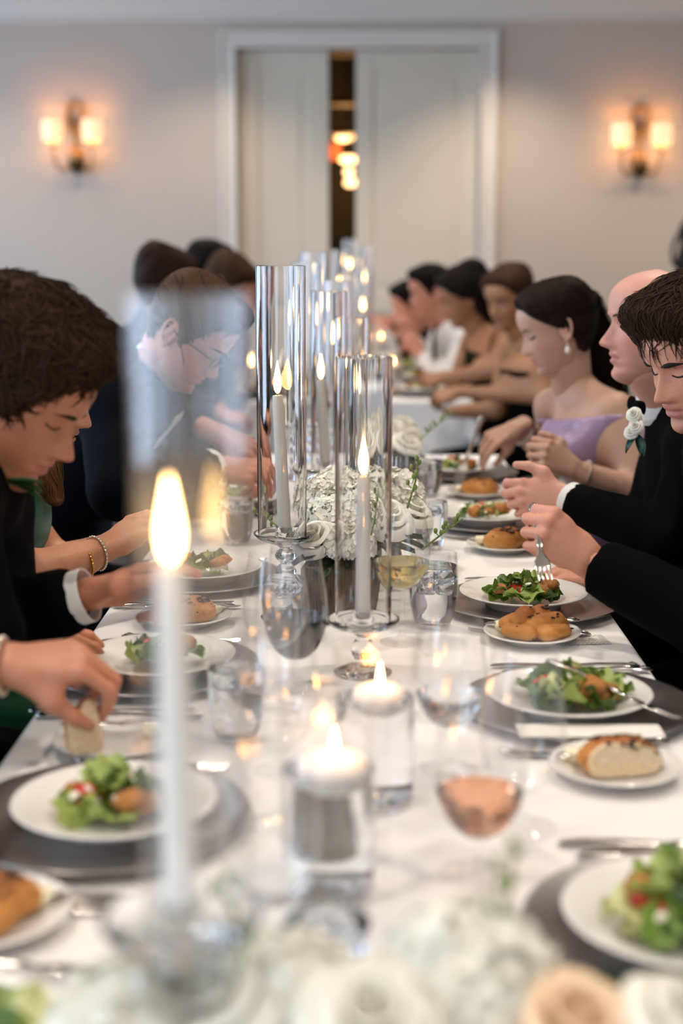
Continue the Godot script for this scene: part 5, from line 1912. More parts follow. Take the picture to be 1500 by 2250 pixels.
func person(P: Dictionary) -> Node3D:
	var base := Vector3(P.hip.x, 0, P.hip.z)
	var t := thing("person", P.label, "person", base)
	var skin: Color = P.skin
	var o: Dictionary = P.get("face", {})
	var fw: Vector3 = P.look.normalized()
	var rt := fw.cross(Vector3.UP).normalized()
	var B := Basis(fw, rt.cross(fw), rt).rotated(fw, P.get("roll", 0.0))
	var hx := Transform3D(B.scaled_local(Vector3.ONE * P.get("hs", 1.0)), P.head)
	var fem: float = P.get("fem", 0.0)
	o.fem = fem
	P.lobe = hx * Vector3(-0.012, -0.044, -0.082)
	var mb := MB.new()
	head(mb, hx, o, skin)
	var cell: float = P.get("cell", 0.011)
	mb.col = skin
	var nb: Vector3 = hx * Vector3(-0.028, -0.065, 0)
	var nf := Field.new(P.neck.min(nb) - Vector3.ONE * 0.12, P.neck.max(nb) + Vector3.ONE * 0.12, 0.008)
	nf.cap(P.neck, nb, 0.060 - 0.012 * fem, 0.056 - 0.012 * fem, 0.0)
	nf.cap(P.neck + fw * 0.02, hx * Vector3(0.02, -0.10, 0), 0.045 - 0.012 * fem, 0.036 - 0.008 * fem, 0.03)
	nf.put(mb)
	var sleeve: bool = P.get("sleeves", true)
	if true:
		var bb := bounds(P, ["neck", "hip", "sh", "el", "wr"], 0.19)
		var f := Field.new(bb[0], bb[1], cell if not sleeve else 0.018)
		torso(f, P, 0.0, 0.05)
		for i in 2:
			f.cap(P.sh[i], P.el[i], 0.050, 0.041, 0.014)
			f.cap(P.el[i], P.wr[i], 0.041, 0.024, 0.01)
		if P.has("bust"):
			for s in [-1.0, 1.0]:
				f.ball(P.bust + (P.sh[1] - P.sh[0]).normalized() * 0.055 * s, 0.058, 0.09)
		f.put(mb)
	for h in P.get("hands", []):
		hand(mb, h.at, h.fwd, h.back, h.right, h.pose, skin, h.get("s", 1.0), h.get("cell", 0.0032))
	part("body", mb.mesh(skin_mat()), t, -base)
	if o.get("rows", 84) > 45:
		face_hair(t, base, hx, o, P.get("brow", Color(0.12, 0.08, 0.05)))
	if P.has("hair"):
		var st: Dictionary = P.hair
		hair(t, base, hx, o, st, P.get("seed", 1))
	# clothes
	if sleeve:
		var bb := bounds(P, ["neck", "hip", "sh", "el", "wr"], 0.2)
		var f := Field.new(bb[0], bb[1], cell)
		torso(f, P, 0.012, 0.06)
		for i in 2:
			var r: float = P.get("arm", 1.0)
			f.cap(P.sh[i], P.el[i], 0.072 * r, 0.060 * r, 0.04)
			var d: Vector3 = (P.wr[i] - P.el[i]).normalized()
			f.cap(P.el[i], P.wr[i], 0.060 * r, P.get("cuff_r", 0.043) * r, 0.015)
			if P.get("open_cuffs", true):
				f.cut_near(P.wr[i] - d * 0.012, d, 0.10)
		# creases: shallow folds across the sleeves and the back
		for i in f.d.size():
			if absf(f.d[i]) < 0.03:
				var x := i % f.nx
				var y := (i / f.nx) % f.ny
				var z := i / (f.nx * f.ny)
				f.d[i] += 0.0045 * noise.get_noise_3d(x * cell * 900.0, y * cell * 500.0, z * cell * 900.0)
		mb = MB.new()
		f.put(mb)
		part(P.get("top_name", "jacket"), mb.mesh(P.cloth), t, -base)
	else:
		var bb := bounds(P, ["neck", "hip", "sh"], 0.2)
		var f := Field.new(bb[0], bb[1], 0.008)
		torso(f, P, P.get("ease", 0.009), 0.05)
		if P.has("bust"):
			for s in [-1.0, 1.0]:
				f.ball(P.bust + (P.sh[1] - P.sh[0]).normalized() * 0.055 * s, 0.058 + P.get("ease", 0.009), 0.09)
		for q in P.cuts:
			f.cut(q[0], q[1].normalized())
		for q in P.get("holes", []):
			f.hole(q[0], q[1])
		mb = MB.new()
		f.put(mb)
		part("dress", mb.mesh(P.cloth), t, -base)
		for q in P.get("straps", []):
			mb = MB.new()
			tube(mb, q, [0.008, 0.008, 0.008, 0.008].slice(0, q.size()), 8, 0.4)
			part("dress_strap", mb.mesh(P.cloth), t, -base)
	# seated legs
	var lat: Vector3 = (P.sh[1] - P.sh[0]).normalized() * 0.1
	var face2 := Vector3(P.fw.x, 0, P.fw.z).normalized()
	var lf := Field.new(P.hip + Vector3(-0.75, -P.hip.y - 0.02, -0.75), P.hip + Vector3(0.75, 0.2, 0.75), 0.02)
	for s in [-1.0, 1.0]:
		var kn: Vector3 = P.hip + lat * s * 1.1 + face2 * 0.44
		kn.y = 0.50
		var ank := Vector3(kn.x, 0.09, kn.z) - face2 * 0.05
		lf.cap(P.hip + lat * s, kn, 0.088, 0.062, 0.03)
		lf.cap(kn, ank, 0.060, 0.045, 0.02)
		lf.cap(Vector3(ank.x, 0.04, ank.z), Vector3(ank.x, 0.035, ank.z) + face2 * 0.17, 0.04, 0.033, 0.02)
	lf.cut(Vector3.ZERO, Vector3.DOWN)
	mb = MB.new()
	lf.put(mb)
	part("trousers" if sleeve else "skirt", mb.mesh(P.get("legs", P.cloth)), t, -base)
	return t

func cuff(t: Node3D, wr: Vector3, el: Vector3, r: float, m: Material, len := 0.03, push := 0.0) -> void:
	var d := (wr - el).normalized()
	var mb := MB.new()
	lathe(mb, [Vector2(r * 0.98, -0.02), Vector2(r, 0), Vector2(r * 1.01, len), Vector2(r * 0.99, len + 0.002), Vector2(r - 0.003, len), Vector2(r - 0.004, -0.02), Vector2(r * 0.98, -0.02)], 28, Transform3D(aim(d), wr - d * 0.03 + d * push - t.position))
	part("shirt_cuff", mb.mesh(m), t)

func collar(t: Node3D, neck: Vector3, up: Vector3, fw: Vector3, r: float, m: Material, front := true) -> void:
	# a stand collar with two turned-down points and a shirt front below
	var b := aim(up, fw)   # x towards the front
	var mb := MB.new()
	lathe(mb, [Vector2(r * 1.12, -0.035), Vector2(r * 1.03, 0.0), Vector2(r * 0.98, 0.028), Vector2(r * 1.0, 0.031), Vector2(r * 1.10, 0.015), Vector2(r * 1.22, -0.02), Vector2(r * 1.18, -0.024), Vector2(r * 1.12, -0.035)], 36, Transform3D(b, neck - t.position))
	part("shirt_collar", mb.mesh(m), t)
	if not front:
		return
	mb = MB.new()
	var p0 := neck + b * Vector3(r * 1.0, -0.005, 0)
	var p1 := neck + b * Vector3(r * 1.22, -0.07, 0)
	var p2 := neck + b * Vector3(r * 1.30, -0.16, 0)
	tube(mb, [p0 - t.position, p1 - t.position, p2 - t.position], [0.034, 0.036, 0.008], 16, 0.5, b.x)
	part("shirt_front", mb.mesh(m), t)

func boutonniere(t_label: String, at: Vector3, out: Vector3) -> void:
	rng.seed = 77
	var t := thing("boutonniere", t_label, "flower", at)
	for i in 4:
		rose(t, Vector3(rng.randf_range(-0.016, 0.016), 0.0145 * i - 0.018, rng.randf_range(-0.012, 0.012)) * 0.8 + out * 0.01, 0.0145, out + Vector3(0, 0.3, 0), petal_white())
	for i in 3:
		foliage_leaf(t, Vector3(0, -0.02, 0), Vector3(rng.randf_range(-0.6, 0.6), -0.8, 0.3) + out * 0.4, 0.045, mat("blue_green_leaf", Color(0.16, 0.34, 0.33), 0.5))

func chair(label: String, at: Vector3, turn: float) -> void:
	# faces +x before it is turned; cream upholstered seat and back on dark legs
	var t := thing("dining_chair", label, "chair", at, turn, "cream dining chairs")
	var pad := fabric("cream_upholstery", Color(0.80, 0.75, 0.67), 0.8)
	var leg := mat("dark_chair_wood", Color(0.14, 0.10, 0.08), 0.45)
	boxes("seat", [[Vector3(-0.22, 0.40, -0.22), Vector3(0.24, 0.47, 0.22)]], pad, t, 0.02)
	boxes("backrest", [[Vector3(-0.27, 0.52, -0.21), Vector3(-0.22, 0.93, 0.21)]], pad, t, 0.02)
	for sx in [-1, 1]:
		for sz in [-1, 1]:
			var mb := MB.new()
			tube(mb, [Vector3(0.2 * sx, 0, 0.19 * sz), Vector3(0.2 * sx, 0.40, 0.19 * sz)], [0.014, 0.02], 8)
			part("leg", mb.mesh(leg), t)
	for sz in [-1, 1]:
		var mb := MB.new()
		tube(mb, [Vector3(-0.2, 0.38, 0.17 * sz), Vector3(-0.245, 0.6, 0.17 * sz)], [0.016, 0.014], 8)
		part("back_post", mb.mesh(leg), t)

const MEN := [Vector2(0, 0.072), Vector2(35, 0.066), Vector2(55, 0.047), Vector2(70, 0.0), Vector2(80, -0.028), Vector2(93, 0.012), Vector2(112, -0.02), Vector2(140, -0.07), Vector2(180, -0.085)]
const WOMEN := [Vector2(0, 0.076), Vector2(35, 0.068), Vector2(60, 0.036), Vector2(80, 0.004), Vector2(100, -0.03), Vector2(125, -0.075), Vector2(180, -0.095)]

func flow_forward(p: Vector3, n: Vector3) -> Vector3:
	return Vector3(1.0, -0.15 - 0.5 * absf(n.z) - 0.4 * maxf(-n.x, 0), 0.25 * n.z)

func flow_back(p: Vector3, n: Vector3) -> Vector3:
	return Vector3(-1.0, -0.25 - 0.8 * absf(n.z), 0.1 * n.z)

func people() -> void:
	var tux := fabric("black_tuxedo_cloth", Color(0.022, 0.021, 0.023), 0.85, 0.2)
	var navy := fabric("navy_suit_cloth", Color(0.035, 0.045, 0.075), 0.85, 0.25)
	var shirt := fabric("white_shirt_cotton", Color(0.90, 0.895, 0.88), 0.8)
	var L := Vector3.LEFT
	var R := Vector3.RIGHT
	var t: Node3D
	# --- right-hand row
	var P := {
		label = "man in a black tuxedo with tousled dark hair, fork raised in his fist", skin = Color(0.685, 0.328, 0.216),
		head = Vector3(0.586, 1.221, -2.486), look = Vector3(-0.80, -0.36, 0.46), neck = Vector3(0.664, 1.051, -2.537), hip = Vector3(0.86, 0.56, -2.62), fw = L,
		sh = [Vector3(0.682, 1.010, -2.336), Vector3(0.715, 0.980, -2.758)], el = [Vector3(0.557, 0.824, -2.158), Vector3(0.699, 0.725, -2.680)], wr = [Vector3(0.383, 0.898, -2.281), Vector3(0.494, 0.780, -2.688)],
		cloth = tux, arm = 1.02, cuff_r = 0.048, seed = 5, face = {ruddy = 0.55, stubble = 0.16, nose = 1.02, lash = 0.0017, brow = 0.0052}, brow = Color(0.07, 0.045, 0.03),
		hair = {line = MEN, top = 0.030, side = 0.010, front = 0.016, back = 0.004, wave = 0.35, tufts = 6500, length = 0.055, mess = 0.20, lift = 0.24, curl = 0.5, rad = 0.0013, flow = flow_forward, colour = Color(0.22, 0.15, 0.105), words = "tousled dark brown hair swept forward"},
		hands = [
			{at = Vector3(0.372, 0.905, -2.283), fwd = Vector3(0.301, 0.966, -2.262) - Vector3(0.372, 0.905, -2.283), back = Vector3(-0.15, 0.55, 0.8), right = false, pose = {curl = FIST, thumb = [Vector3(0.8, -0.6, -0.3), Vector3(0.9, -0.4, 0.3), Vector3(0.8, -0.2, 0.6)]}, cell = 0.0028},
			{at = Vector3(0.484, 0.786, -2.679), fwd = Vector3(-1, 0.02, 0.0), back = Vector3(0, 1, 0.3), right = true, pose = {curl = RELAX}}],
	}
	t = person(P)
	put_metal("fork", "fork pointing down from the fist of the dark-haired man", Vector3(0.291, 0.937, -2.247), 0, "table forks").basis = fork_basis(Vector3(0.0, 0.45, -0.9))
	P = {
		label = "bald man in a black tuxedo with a bow tie and white boutonniere", skin = Color(0.730, 0.382, 0.289),
		head = Vector3(0.613, 1.249, -2.999), look = Vector3(-0.97, 0.0, 0.12), neck = Vector3(0.698, 1.058, -3.057), hip = Vector3(0.86, 0.56, -3.28), fw = L,
		sh = [Vector3(0.694, 0.995, -2.842), Vector3(0.749, 0.977, -3.266)], el = [Vector3(0.617, 0.840, -2.731), Vector3(0.669, 0.777, -3.249)], wr = [Vector3(0.444, 0.884, -2.941), Vector3(0.534, 0.807, -3.202)],
		cloth = tux, seed = 6, face = {ruddy = 0.8, nose = 1.05, lash = 0.0010, brow = 0.0032}, brow = Color(0.30, 0.19, 0.12),
		hands = [{at = Vector3(0.432, 0.886, -2.941), fwd = Vector3(-1, 0.10, -0.1), back = Vector3(0, 0.35, 1), right = false, pose = {curl = PINCH, thumb = [Vector3(0.75, 0.2, -0.75), Vector3(0.95, 0.1, -0.3), Vector3(0.97, -0.1, 0.0)]}},
			{at = Vector3(0.519, 0.807, -3.171), fwd = Vector3(-1, -0.1, 0.1), back = Vector3(0, 1, 0.2), right = true, pose = {curl = RELAX}}],
	}
	t = person(P)
	collar(t, P.neck + Vector3(-0.025, 0.03, 0), Vector3(-0.35, 1, 0), Vector3(-1, 0, 0.25), 0.068, shirt, false)
	cuff(t, P.wr[0], P.el[0], 0.040, shirt)
	var mb := MB.new()
	var bt := Vector3(0.565, 1.087, -2.898) - t.position
	for s in [-1.0, 1.0]:
		tube(mb, [bt, bt + Vector3(-0.004, 0.002, 0.03 * s), bt + Vector3(0.002, 0.0, 0.052 * s)], [0.006, 0.014, 0.017], 10, 0.6, Vector3.LEFT)
	blob(mb, bt, Vector3(0.009, 0.010, 0.009), 0.1, 1)
	part("bow_tie", mb.mesh(tux), t)
	boutonniere("white flower boutonniere on the bald man's lapel", Vector3(0.557, 1.056, -2.831), Vector3(-0.5, 0.2, 0.8))
	P = {
		label = "woman with sleek long dark hair in a strapless lavender satin dress", skin = Color(0.538, 0.329, 0.230), fem = 1.0, sleeves = false,
		head = Vector3(0.513, 1.203, -3.753), look = Vector3(-0.93, -0.34, -0.02), neck = Vector3(0.578, 1.020, -3.801), hip = Vector3(0.82, 0.52, -4.0), fw = Vector3(-0.9, 0, 0.4), hs = 0.97,
		sh = [Vector3(0.655, 0.996, -3.614), Vector3(0.541, 0.970, -3.974)], el = [Vector3(0.706, 0.802, -3.508), Vector3(0.555, 0.814, -4.017)], wr = [Vector3(0.532, 0.871, -3.468), Vector3(0.442, 0.910, -3.952)], bust = Vector3(0.558, 0.893, -3.676),
		cloth = satin(), seed = 7, face = {ruddy = 0.6, nose = 0.92, lash = 0.0026, brow = 0.0034, lip = Color(0.50, 0.17, 0.17)}, brow = Color(0.06, 0.04, 0.03),
		ease = 0.012, cuts = [[Vector3(0.554, 0.971, -3.690), Vector3(-0.12, 1.0, -0.1)]], holes = [[Vector3(0.503, 0.977, -3.569), 0.062]],
		hair = {line = WOMEN, top = 0.018, side = 0.012, front = 0.004, back = 0.012, wave = 0.10, tufts = 2400, length = 0.11, mess = 0.04, lift = 0.015, curl = 0.08, rad = 0.0018, flow = flow_back, colour = Color(0.13, 0.08, 0.06), words = "sleek dark brown hair",
			falls = [{pts = [Vector3(0.571, 1.256, -3.804), Vector3(0.615, 1.178, -3.851), Vector3(0.656, 1.096, -3.877), Vector3(0.690, 1.007, -3.902), Vector3(0.706, 0.931, -3.908)], rad = [0.075, 0.075, 0.065, 0.055, 0.03], n = 160, flat = 0.9}]},
		hands = [{at = Vector3(0.524, 0.875, -3.458), fwd = Vector3(0.447, 0.926, -3.436) - Vector3(0.524, 0.875, -3.458), back = Vector3(0.1, 0.5, 0.9), right = false, s = 0.92, pose = {curl = [[0.9, 1.3, 0.7], [1.0, 1.4, 0.8], [1.1, 1.4, 0.8], [1.2, 1.4, 0.8]], thumb = [Vector3(0.8, 0.0, -0.6), Vector3(0.95, -0.2, -0.1), Vector3(0.9, -0.4, 0.1)]}},
			{at = Vector3(0.435, 0.911, -3.942), fwd = Vector3(0.362, 0.884, -3.895) - Vector3(0.435, 0.911, -3.942), back = Vector3(-0.2, 0.8, 0.55), right = true, s = 0.92, pose = {curl = DOWN, thumb = [Vector3(0.8, -0.55, -0.3), Vector3(0.8, -0.6, 0), Vector3(0.75, -0.65, 0.1)]}}],
	}
	t = person(P)
	bracelet("sparkling bracelet on the near wrist of the woman in lavender", P.wr[0] + (P.el[0] - P.wr[0]).normalized() * 0.03, P.el[0] - P.wr[0], 0.030, mat("white_gold", Color(0.85, 0.80, 0.72), 0.25, 1.0), 26)
	bracelet("white beaded bracelet on the far wrist of the woman in lavender", P.wr[1] + (P.el[1] - P.wr[1]).normalized() * 0.03, P.el[1] - P.wr[1], 0.031, mat("pearl", Color(0.92, 0.89, 0.84), 0.3), 22)
	earring("pearl drop earring of the woman in lavender", P.lobe)
	put_metal("fork", "fork held down to the plate by the woman in lavender", Vector3(0.308, 0.863, -3.891), 0, "table forks").basis = fork_basis(Vector3(0.3, 0.9, 0.1))
	P = {
		label = "brown-haired woman in a strapless black dress at the far table's corner", skin = Color(0.415, 0.200, 0.095), fem = 1.0, sleeves = false,
		head = Vector3(0.597, 1.210, -5.819), look = Vector3(-0.62, -0.28, 0.72), neck = Vector3(0.679, 1.035, -5.890), hip = Vector3(0.80, 0.53, -6.05), fw = Vector3(-0.9, 0, 0.3),
		sh = [Vector3(0.780, 0.996, -5.731), Vector3(0.644, 0.977, -6.082)], el = [Vector3(0.734, 0.838, -5.620), Vector3(0.577, 0.745, -5.937)], wr = [Vector3(0.408, 0.826, -5.848), Vector3(0.384, 0.724, -6.032)], bust = Vector3(0.661, 0.923, -5.736),
		cloth = fabric("black_crepe", Color(0.025, 0.024, 0.026), 0.8), seed = 8, cell = 0.014, face = {ruddy = 0.4, rows = 64, cols = 80, lash = 0.002}, brow = Color(0.12, 0.07, 0.04),
		cuts = [[Vector3(0.653, 0.930, -5.717), Vector3(0, 1, 0)]],
		hair = {line = WOMEN, top = 0.022, side = 0.014, front = 0.004, back = 0.02, wave = 0.15, tufts = 260, length = 0.10, mess = 0.08, lift = 0.03, rad = 0.003, flow = flow_back, colour = Color(0.25, 0.16, 0.10), fine = false,
			falls = [{pts = [Vector3(0.657, 1.263, -5.901), Vector3(0.703, 1.186, -5.969), Vector3(0.729, 1.091, -6.002), Vector3(0.745, 0.985, -6.034)], rad = [0.07, 0.06, 0.05, 0.03], n = 60}]},
		hands = [{at = Vector3(0.408, 0.826, -5.848), fwd = Vector3(0.316, 0.805, -5.863) - Vector3(0.408, 0.826, -5.848), back = Vector3(0, 0.8, 0.6), right = false, s = 0.95, cell = 0.004, pose = {curl = PINCH}}],
	}
	t = person(P)
	P = {
		label = "woman with short dark wavy hair and a thin dress strap at the far table", skin = Color(0.390, 0.179, 0.083), fem = 1.0, sleeves = false,
		head = Vector3(0.464, 1.187, -6.525), look = Vector3(-0.92, -0.34, 0.15), neck = Vector3(0.557, 1.015, -6.545), hip = Vector3(0.80, 0.53, -6.75), fw = Vector3(-0.95, 0, 0.2),
		sh = [Vector3(0.652, 0.996, -6.390), Vector3(0.535, 0.971, -6.791)], el = [Vector3(0.622, 0.879, -6.267), Vector3(0.450, 0.777, -6.602)], wr = [Vector3(0.382, 0.844, -6.359), Vector3(0.355, 0.777, -6.601)], bust = Vector3(0.569, 0.917, -6.426),
		cloth = fabric("dark_olive_print", Color(0.12, 0.12, 0.08), 0.8), seed = 9, cell = 0.014, face = {ruddy = 0.35, rows = 56, cols = 70}, 
		cuts = [[Vector3(0.569, 0.947, -6.431), Vector3(0.1, 1, 0)]], straps = [[Vector3(0.614, 1.059, -6.351), Vector3(0.587, 1.015, -6.312), Vector3(0.568, 0.936, -6.307)]],
		hair = {line = WOMEN, top = 0.03, side = 0.026, front = 0.006, back = 0.035, wave = 0.4, tufts = 260, length = 0.07, mess = 0.3, lift = 0.1, curl = 0.9, rad = 0.0034, flow = flow_back, colour = Color(0.10, 0.065, 0.05), fine = false,
			falls = [{pts = [Vector3(0.546, 1.216, -6.582), Vector3(0.584, 1.134, -6.568), Vector3(0.598, 1.062, -6.555), Vector3(0.578, 1.001, -6.543)], rad = [0.07, 0.07, 0.06, 0.03], n = 50, wave = 0.5}]},
		hands = [{at = Vector3(0.382, 0.844, -6.359), fwd = Vector3(0.302, 0.835, -6.377) - Vector3(0.382, 0.844, -6.359), back = Vector3(0, 0.8, 0.6), right = false, s = 0.95, cell = 0.004, pose = {curl = PINCH}}],
	}
	t = person(P)
	P = {
		label = "man in a white shirt and navy tie, eating at the far table", skin = Color(0.685, 0.341, 0.240),
		head = Vector3(0.346, 1.202, -7.086), look = Vector3(-0.95, -0.2, 0.2), neck = Vector3(0.442, 1.016, -7.154), hip = Vector3(0.80, 0.56, -7.4), fw = L,
		sh = [Vector3(0.527, 0.954, -6.961), Vector3(0.442, 0.949, -7.396)], el = [Vector3(0.434, 0.786, -6.858), Vector3(0.381, 0.791, -7.316)], wr = [Vector3(0.307, 0.897, -6.978), Vector3(0.271, 0.958, -7.243)],
		cloth = shirt, top_name = "shirt", legs = navy, seed = 10, cell = 0.014, face = {ruddy = 0.6, rows = 56, cols = 70},
		hair = {line = MEN, top = 0.024, side = 0.012, front = 0.008, back = 0.004, wave = 0.2, tufts = 160, length = 0.05, mess = 0.2, lift = 0.1, rad = 0.003, flow = flow_back, colour = Color(0.06, 0.04, 0.03), fine = false},
		hands = [{at = Vector3(0.307, 0.901, -6.979), fwd = Vector3(0.258, 0.973, -6.992) - Vector3(0.307, 0.901, -6.979), back = Vector3(0.4, 0.3, 0.8), right = false, cell = 0.004, pose = {curl = PINCH}}, {at = Vector3(0.267, 0.958, -7.243), fwd = Vector3(0.202, 1.071, -7.263) - Vector3(0.267, 0.958, -7.243), back = Vector3(0.2, 0.3, 0.8), right = true, cell = 0.004, pose = {curl = RELAX}}],
	}
	t = person(P)
	mb = MB.new()
	tube(mb, [Vector3(0.376, 1.049, -6.936) - t.position, Vector3(0.362, 0.979, -6.902) - t.position, Vector3(0.369, 0.882, -6.885) - t.position], [0.018, 0.03, 0.04], 10, 0.3, Vector3.LEFT)
	part("navy_tie", mb.mesh(navy), t)
	P = {
		label = "guest mostly hidden behind the man in the white shirt", skin = Color(0.663, 0.341, 0.240),
		head = Vector3(0.283, 1.103, -8.084), look = Vector3(-0.95, -0.3, 0.1), neck = Vector3(0.383, 0.928, -8.154), hip = Vector3(0.80, 0.56, -8.3), fw = L,
		sh = [Vector3(0.452, 0.875, -7.993), Vector3(0.393, 0.865, -8.346)], el = [Vector3(0.361, 0.729, -7.914), Vector3(0.340, 0.721, -8.319)], wr = [Vector3(0.247, 0.865, -7.938), Vector3(0.209, 1.018, -8.169)],
		cloth = tux, seed = 12, cell = 0.018, face = {ruddy = 0.5, rows = 40, cols = 50},
		hair = {line = MEN, top = 0.024, side = 0.012, front = 0.008, back = 0.004, wave = 0.2, tufts = 60, length = 0.05, rad = 0.003, flow = flow_back, colour = Color(0.07, 0.05, 0.04), fine = false},
		hands = [{at = Vector3(0.207, 1.017, -8.067), fwd = Vector3(-1, 0.1, 0.1), back = Vector3(0, 1, 0.3), right = true, cell = 0.005, pose = {curl = RELAX}}],
	}
	person(P)
	# --- left-hand row
	P = {
		label = "brown-haired man in a black tuxedo bending over his plate at the left", skin = Color(0.611, 0.258, 0.144),
		head = Vector3(-0.475, 1.200, -1.991), look = Vector3(0.84, -0.52, 0.10), neck = Vector3(-0.565, 1.099, -2.053), hip = Vector3(-0.92, 0.56, -2.25), fw = R, hs = 1.0,
		sh = [Vector3(-0.557, 1.069, -1.844), Vector3(-0.608, 1.002, -2.258)], el = [Vector3(-0.501, 0.905, -1.784), Vector3(-0.531, 0.861, -2.015)], wr = [Vector3(-0.544, 0.832, -2.055), Vector3(-0.395, 0.908, -1.998)],
		cloth = tux, arm = 1.05, seed = 2, face = {ruddy = 0.55, nose = 1.0, lash = 0.0014, brow = 0.0042}, brow = Color(0.16, 0.10, 0.06),
		hair = {line = MEN, top = 0.044, side = 0.014, front = 0.020, back = 0.010, wave = 0.42, freq = 620.0, tufts = 8000, length = 0.040, mess = 0.36, lift = 0.34, curl = 1.1, rad = 0.0015, flow = flow_forward, colour = Color(0.23, 0.15, 0.09), words = "thick wavy brown hair"},
		hands = [
			{at = Vector3(-0.388, 0.911, -2.000), fwd = Vector3(-0.325, 0.934, -1.995) - Vector3(-0.388, 0.911, -2.000), back = Vector3(0.1, 0.85, -0.4), right = false, pose = {curl = POINT, thumb = [Vector3(0.85, -0.25, -0.5), Vector3(0.95, -0.15, -0.15), Vector3(0.98, -0.1, 0.05)]}, cell = 0.0028},
			{at = Vector3(-0.535, 0.826, -2.064), fwd = Vector3(1, -0.10, -0.25), back = Vector3(0, 0.9, 0.45), right = true, pose = {curl = RELAX, thumb = [Vector3(0.7, -0.3, -0.6), Vector3(0.9, -0.2, -0.3), Vector3(0.95, -0.2, -0.1)]}, cell = 0.003}],
	}
	t = person(P)
	collar(t, P.neck + Vector3(0.03, 0.02, 0), Vector3(0.6, 1, 0), Vector3(1, 0, 0.2), 0.066, shirt, false)
	cuff(t, P.wr[1], P.el[1], 0.040, shirt, 0.035)
	var bn := thing("boutonniere", "green leaf boutonniere under the chin of the brown-haired man", "flower", Vector3(-0.474, 1.091, -1.890))
	for i in 3:
		foliage_leaf(bn, Vector3.ZERO, Vector3(0.9, -0.25 + 0.2 * i, 0.1), 0.05, mat("fresh_leaf", Color(0.15, 0.26, 0.09), 0.45))
	put_metal("knife", "knife held by the brown-haired man on the left", Vector3(-0.296, 0.927, -1.974), 0, "table knives").basis = Basis.from_euler(Vector3(0.3, PI * 0.96, -0.25))
	P = {
		label = "woman in a green one-shouldered dress behind the brown-haired man", skin = Color(0.582, 0.271, 0.152), fem = 1.0, sleeves = false,
		head = Vector3(-0.579, 1.153, -2.612), look = Vector3(0.93, -0.34, 0.06), neck = Vector3(-0.674, 1.007, -2.624), hip = Vector3(-0.98, 0.52, -2.75), fw = R, hs = 0.97,
		sh = [Vector3(-0.668, 0.979, -2.436), Vector3(-0.726, 0.925, -2.802)], el = [Vector3(-0.568, 0.862, -2.314), Vector3(-0.618, 0.770, -2.826)], wr = [Vector3(-0.447, 0.882, -2.442), Vector3(-0.498, 0.827, -2.736)], bust = Vector3(-0.651, 0.909, -2.546),
		cloth = fabric("green_satin", Color(0.02, 0.29, 0.17), 0.4, 0.4), seed = 3, face = {ruddy = 0.35, nose = 0.95, lash = 0.002, brow = 0.0032}, brow = Color(0.25, 0.15, 0.08),
		ease = 0.018, cuts = [[Vector3(-0.589, 0.960, -2.505), Vector3(-0.72, 0.7, 0.0)]],
		hair = {line = WOMEN, top = 0.02, side = 0.014, front = 0.004, back = 0.014, wave = 0.15, tufts = 300, length = 0.1, mess = 0.08, lift = 0.03, flow = flow_back, colour = Color(0.33, 0.21, 0.11), words = "long dark blond hair",
			falls = [{pts = [Vector3(-0.601, 1.144, -2.610), Vector3(-0.586, 1.073, -2.577), Vector3(-0.559, 1.005, -2.524), Vector3(-0.545, 0.967, -2.507), Vector3(-0.535, 0.954, -2.494)], rad = [0.05, 0.04, 0.028, 0.02, 0.008], n = 110, r = 0.0018}]},
		hands = [{at = Vector3(-0.448, 0.883, -2.442), fwd = Vector3(-0.395, 0.919, -2.490) - Vector3(-0.448, 0.883, -2.442), back = Vector3(-0.35, 0.75, 0.5), right = true, s = 0.92, pose = {curl = RELAX, thumb = [Vector3(0.8, -0.3, -0.5), Vector3(0.9, -0.2, -0.2), Vector3(0.95, -0.15, 0)]}}],
	}
	t = person(P)
	bracelet("silver beaded bracelet on the forearm of the woman in green", Vector3(-0.458, 0.878, -2.431), P.el[0] - P.wr[0], 0.0295, mat("white_gold", WHITE, 0.25, 1.0), 30)
	bracelet("thin gold bracelet lower on the forearm of the woman in green", Vector3(-0.479, 0.867, -2.408), P.el[0] - P.wr[0], 0.0315, mat("gold", Color(0.85, 0.62, 0.28), 0.3, 1.0), 34)
	P = {
		label = "man in a navy suit and glasses bowed over his food, beyond the chimneys", skin = Color(0.601, 0.275, 0.185),
		head = Vector3(-0.378, 1.216, -3.236), look = Vector3(0.72, -0.62, 0.20), neck = Vector3(-0.480, 1.097, -3.335), hip = Vector3(-0.90, 0.56, -3.5), fw = R,
		sh = [Vector3(-0.534, 1.051, -3.102), Vector3(-0.515, 1.046, -3.508)], el = [Vector3(-0.503, 0.904, -2.953), Vector3(-0.405, 0.825, -3.397)], wr = [Vector3(-0.338, 0.911, -3.211), Vector3(-0.345, 0.961, -3.373)],
		cloth = navy, bulk = 1.1, arm = 1.1, seed = 4, face = {ruddy = 0.6, rows = 70, cols = 84, lash = 0.0012}, brow = Color(0.13, 0.08, 0.05),
		hair = {line = MEN, top = 0.026, side = 0.010, front = 0.012, back = 0.004, wave = 0.3, tufts = 420, length = 0.05, mess = 0.3, lift = 0.15, rad = 0.003, flow = flow_forward, colour = Color(0.27, 0.18, 0.11)},
		hands = [{at = Vector3(-0.324, 0.913, -3.211), fwd = Vector3(1, -0.05, 0.05), back = Vector3(0, 0.9, 0.5), right = true, cell = 0.004, pose = {curl = PINCH}}, {at = Vector3(-0.334, 0.967, -3.374), fwd = Vector3(0.9, -0.4, 0), back = Vector3(0, 0.9, 0.5), right = false, cell = 0.004, pose = {curl = PINCH}}],
	}
	t = person(P)
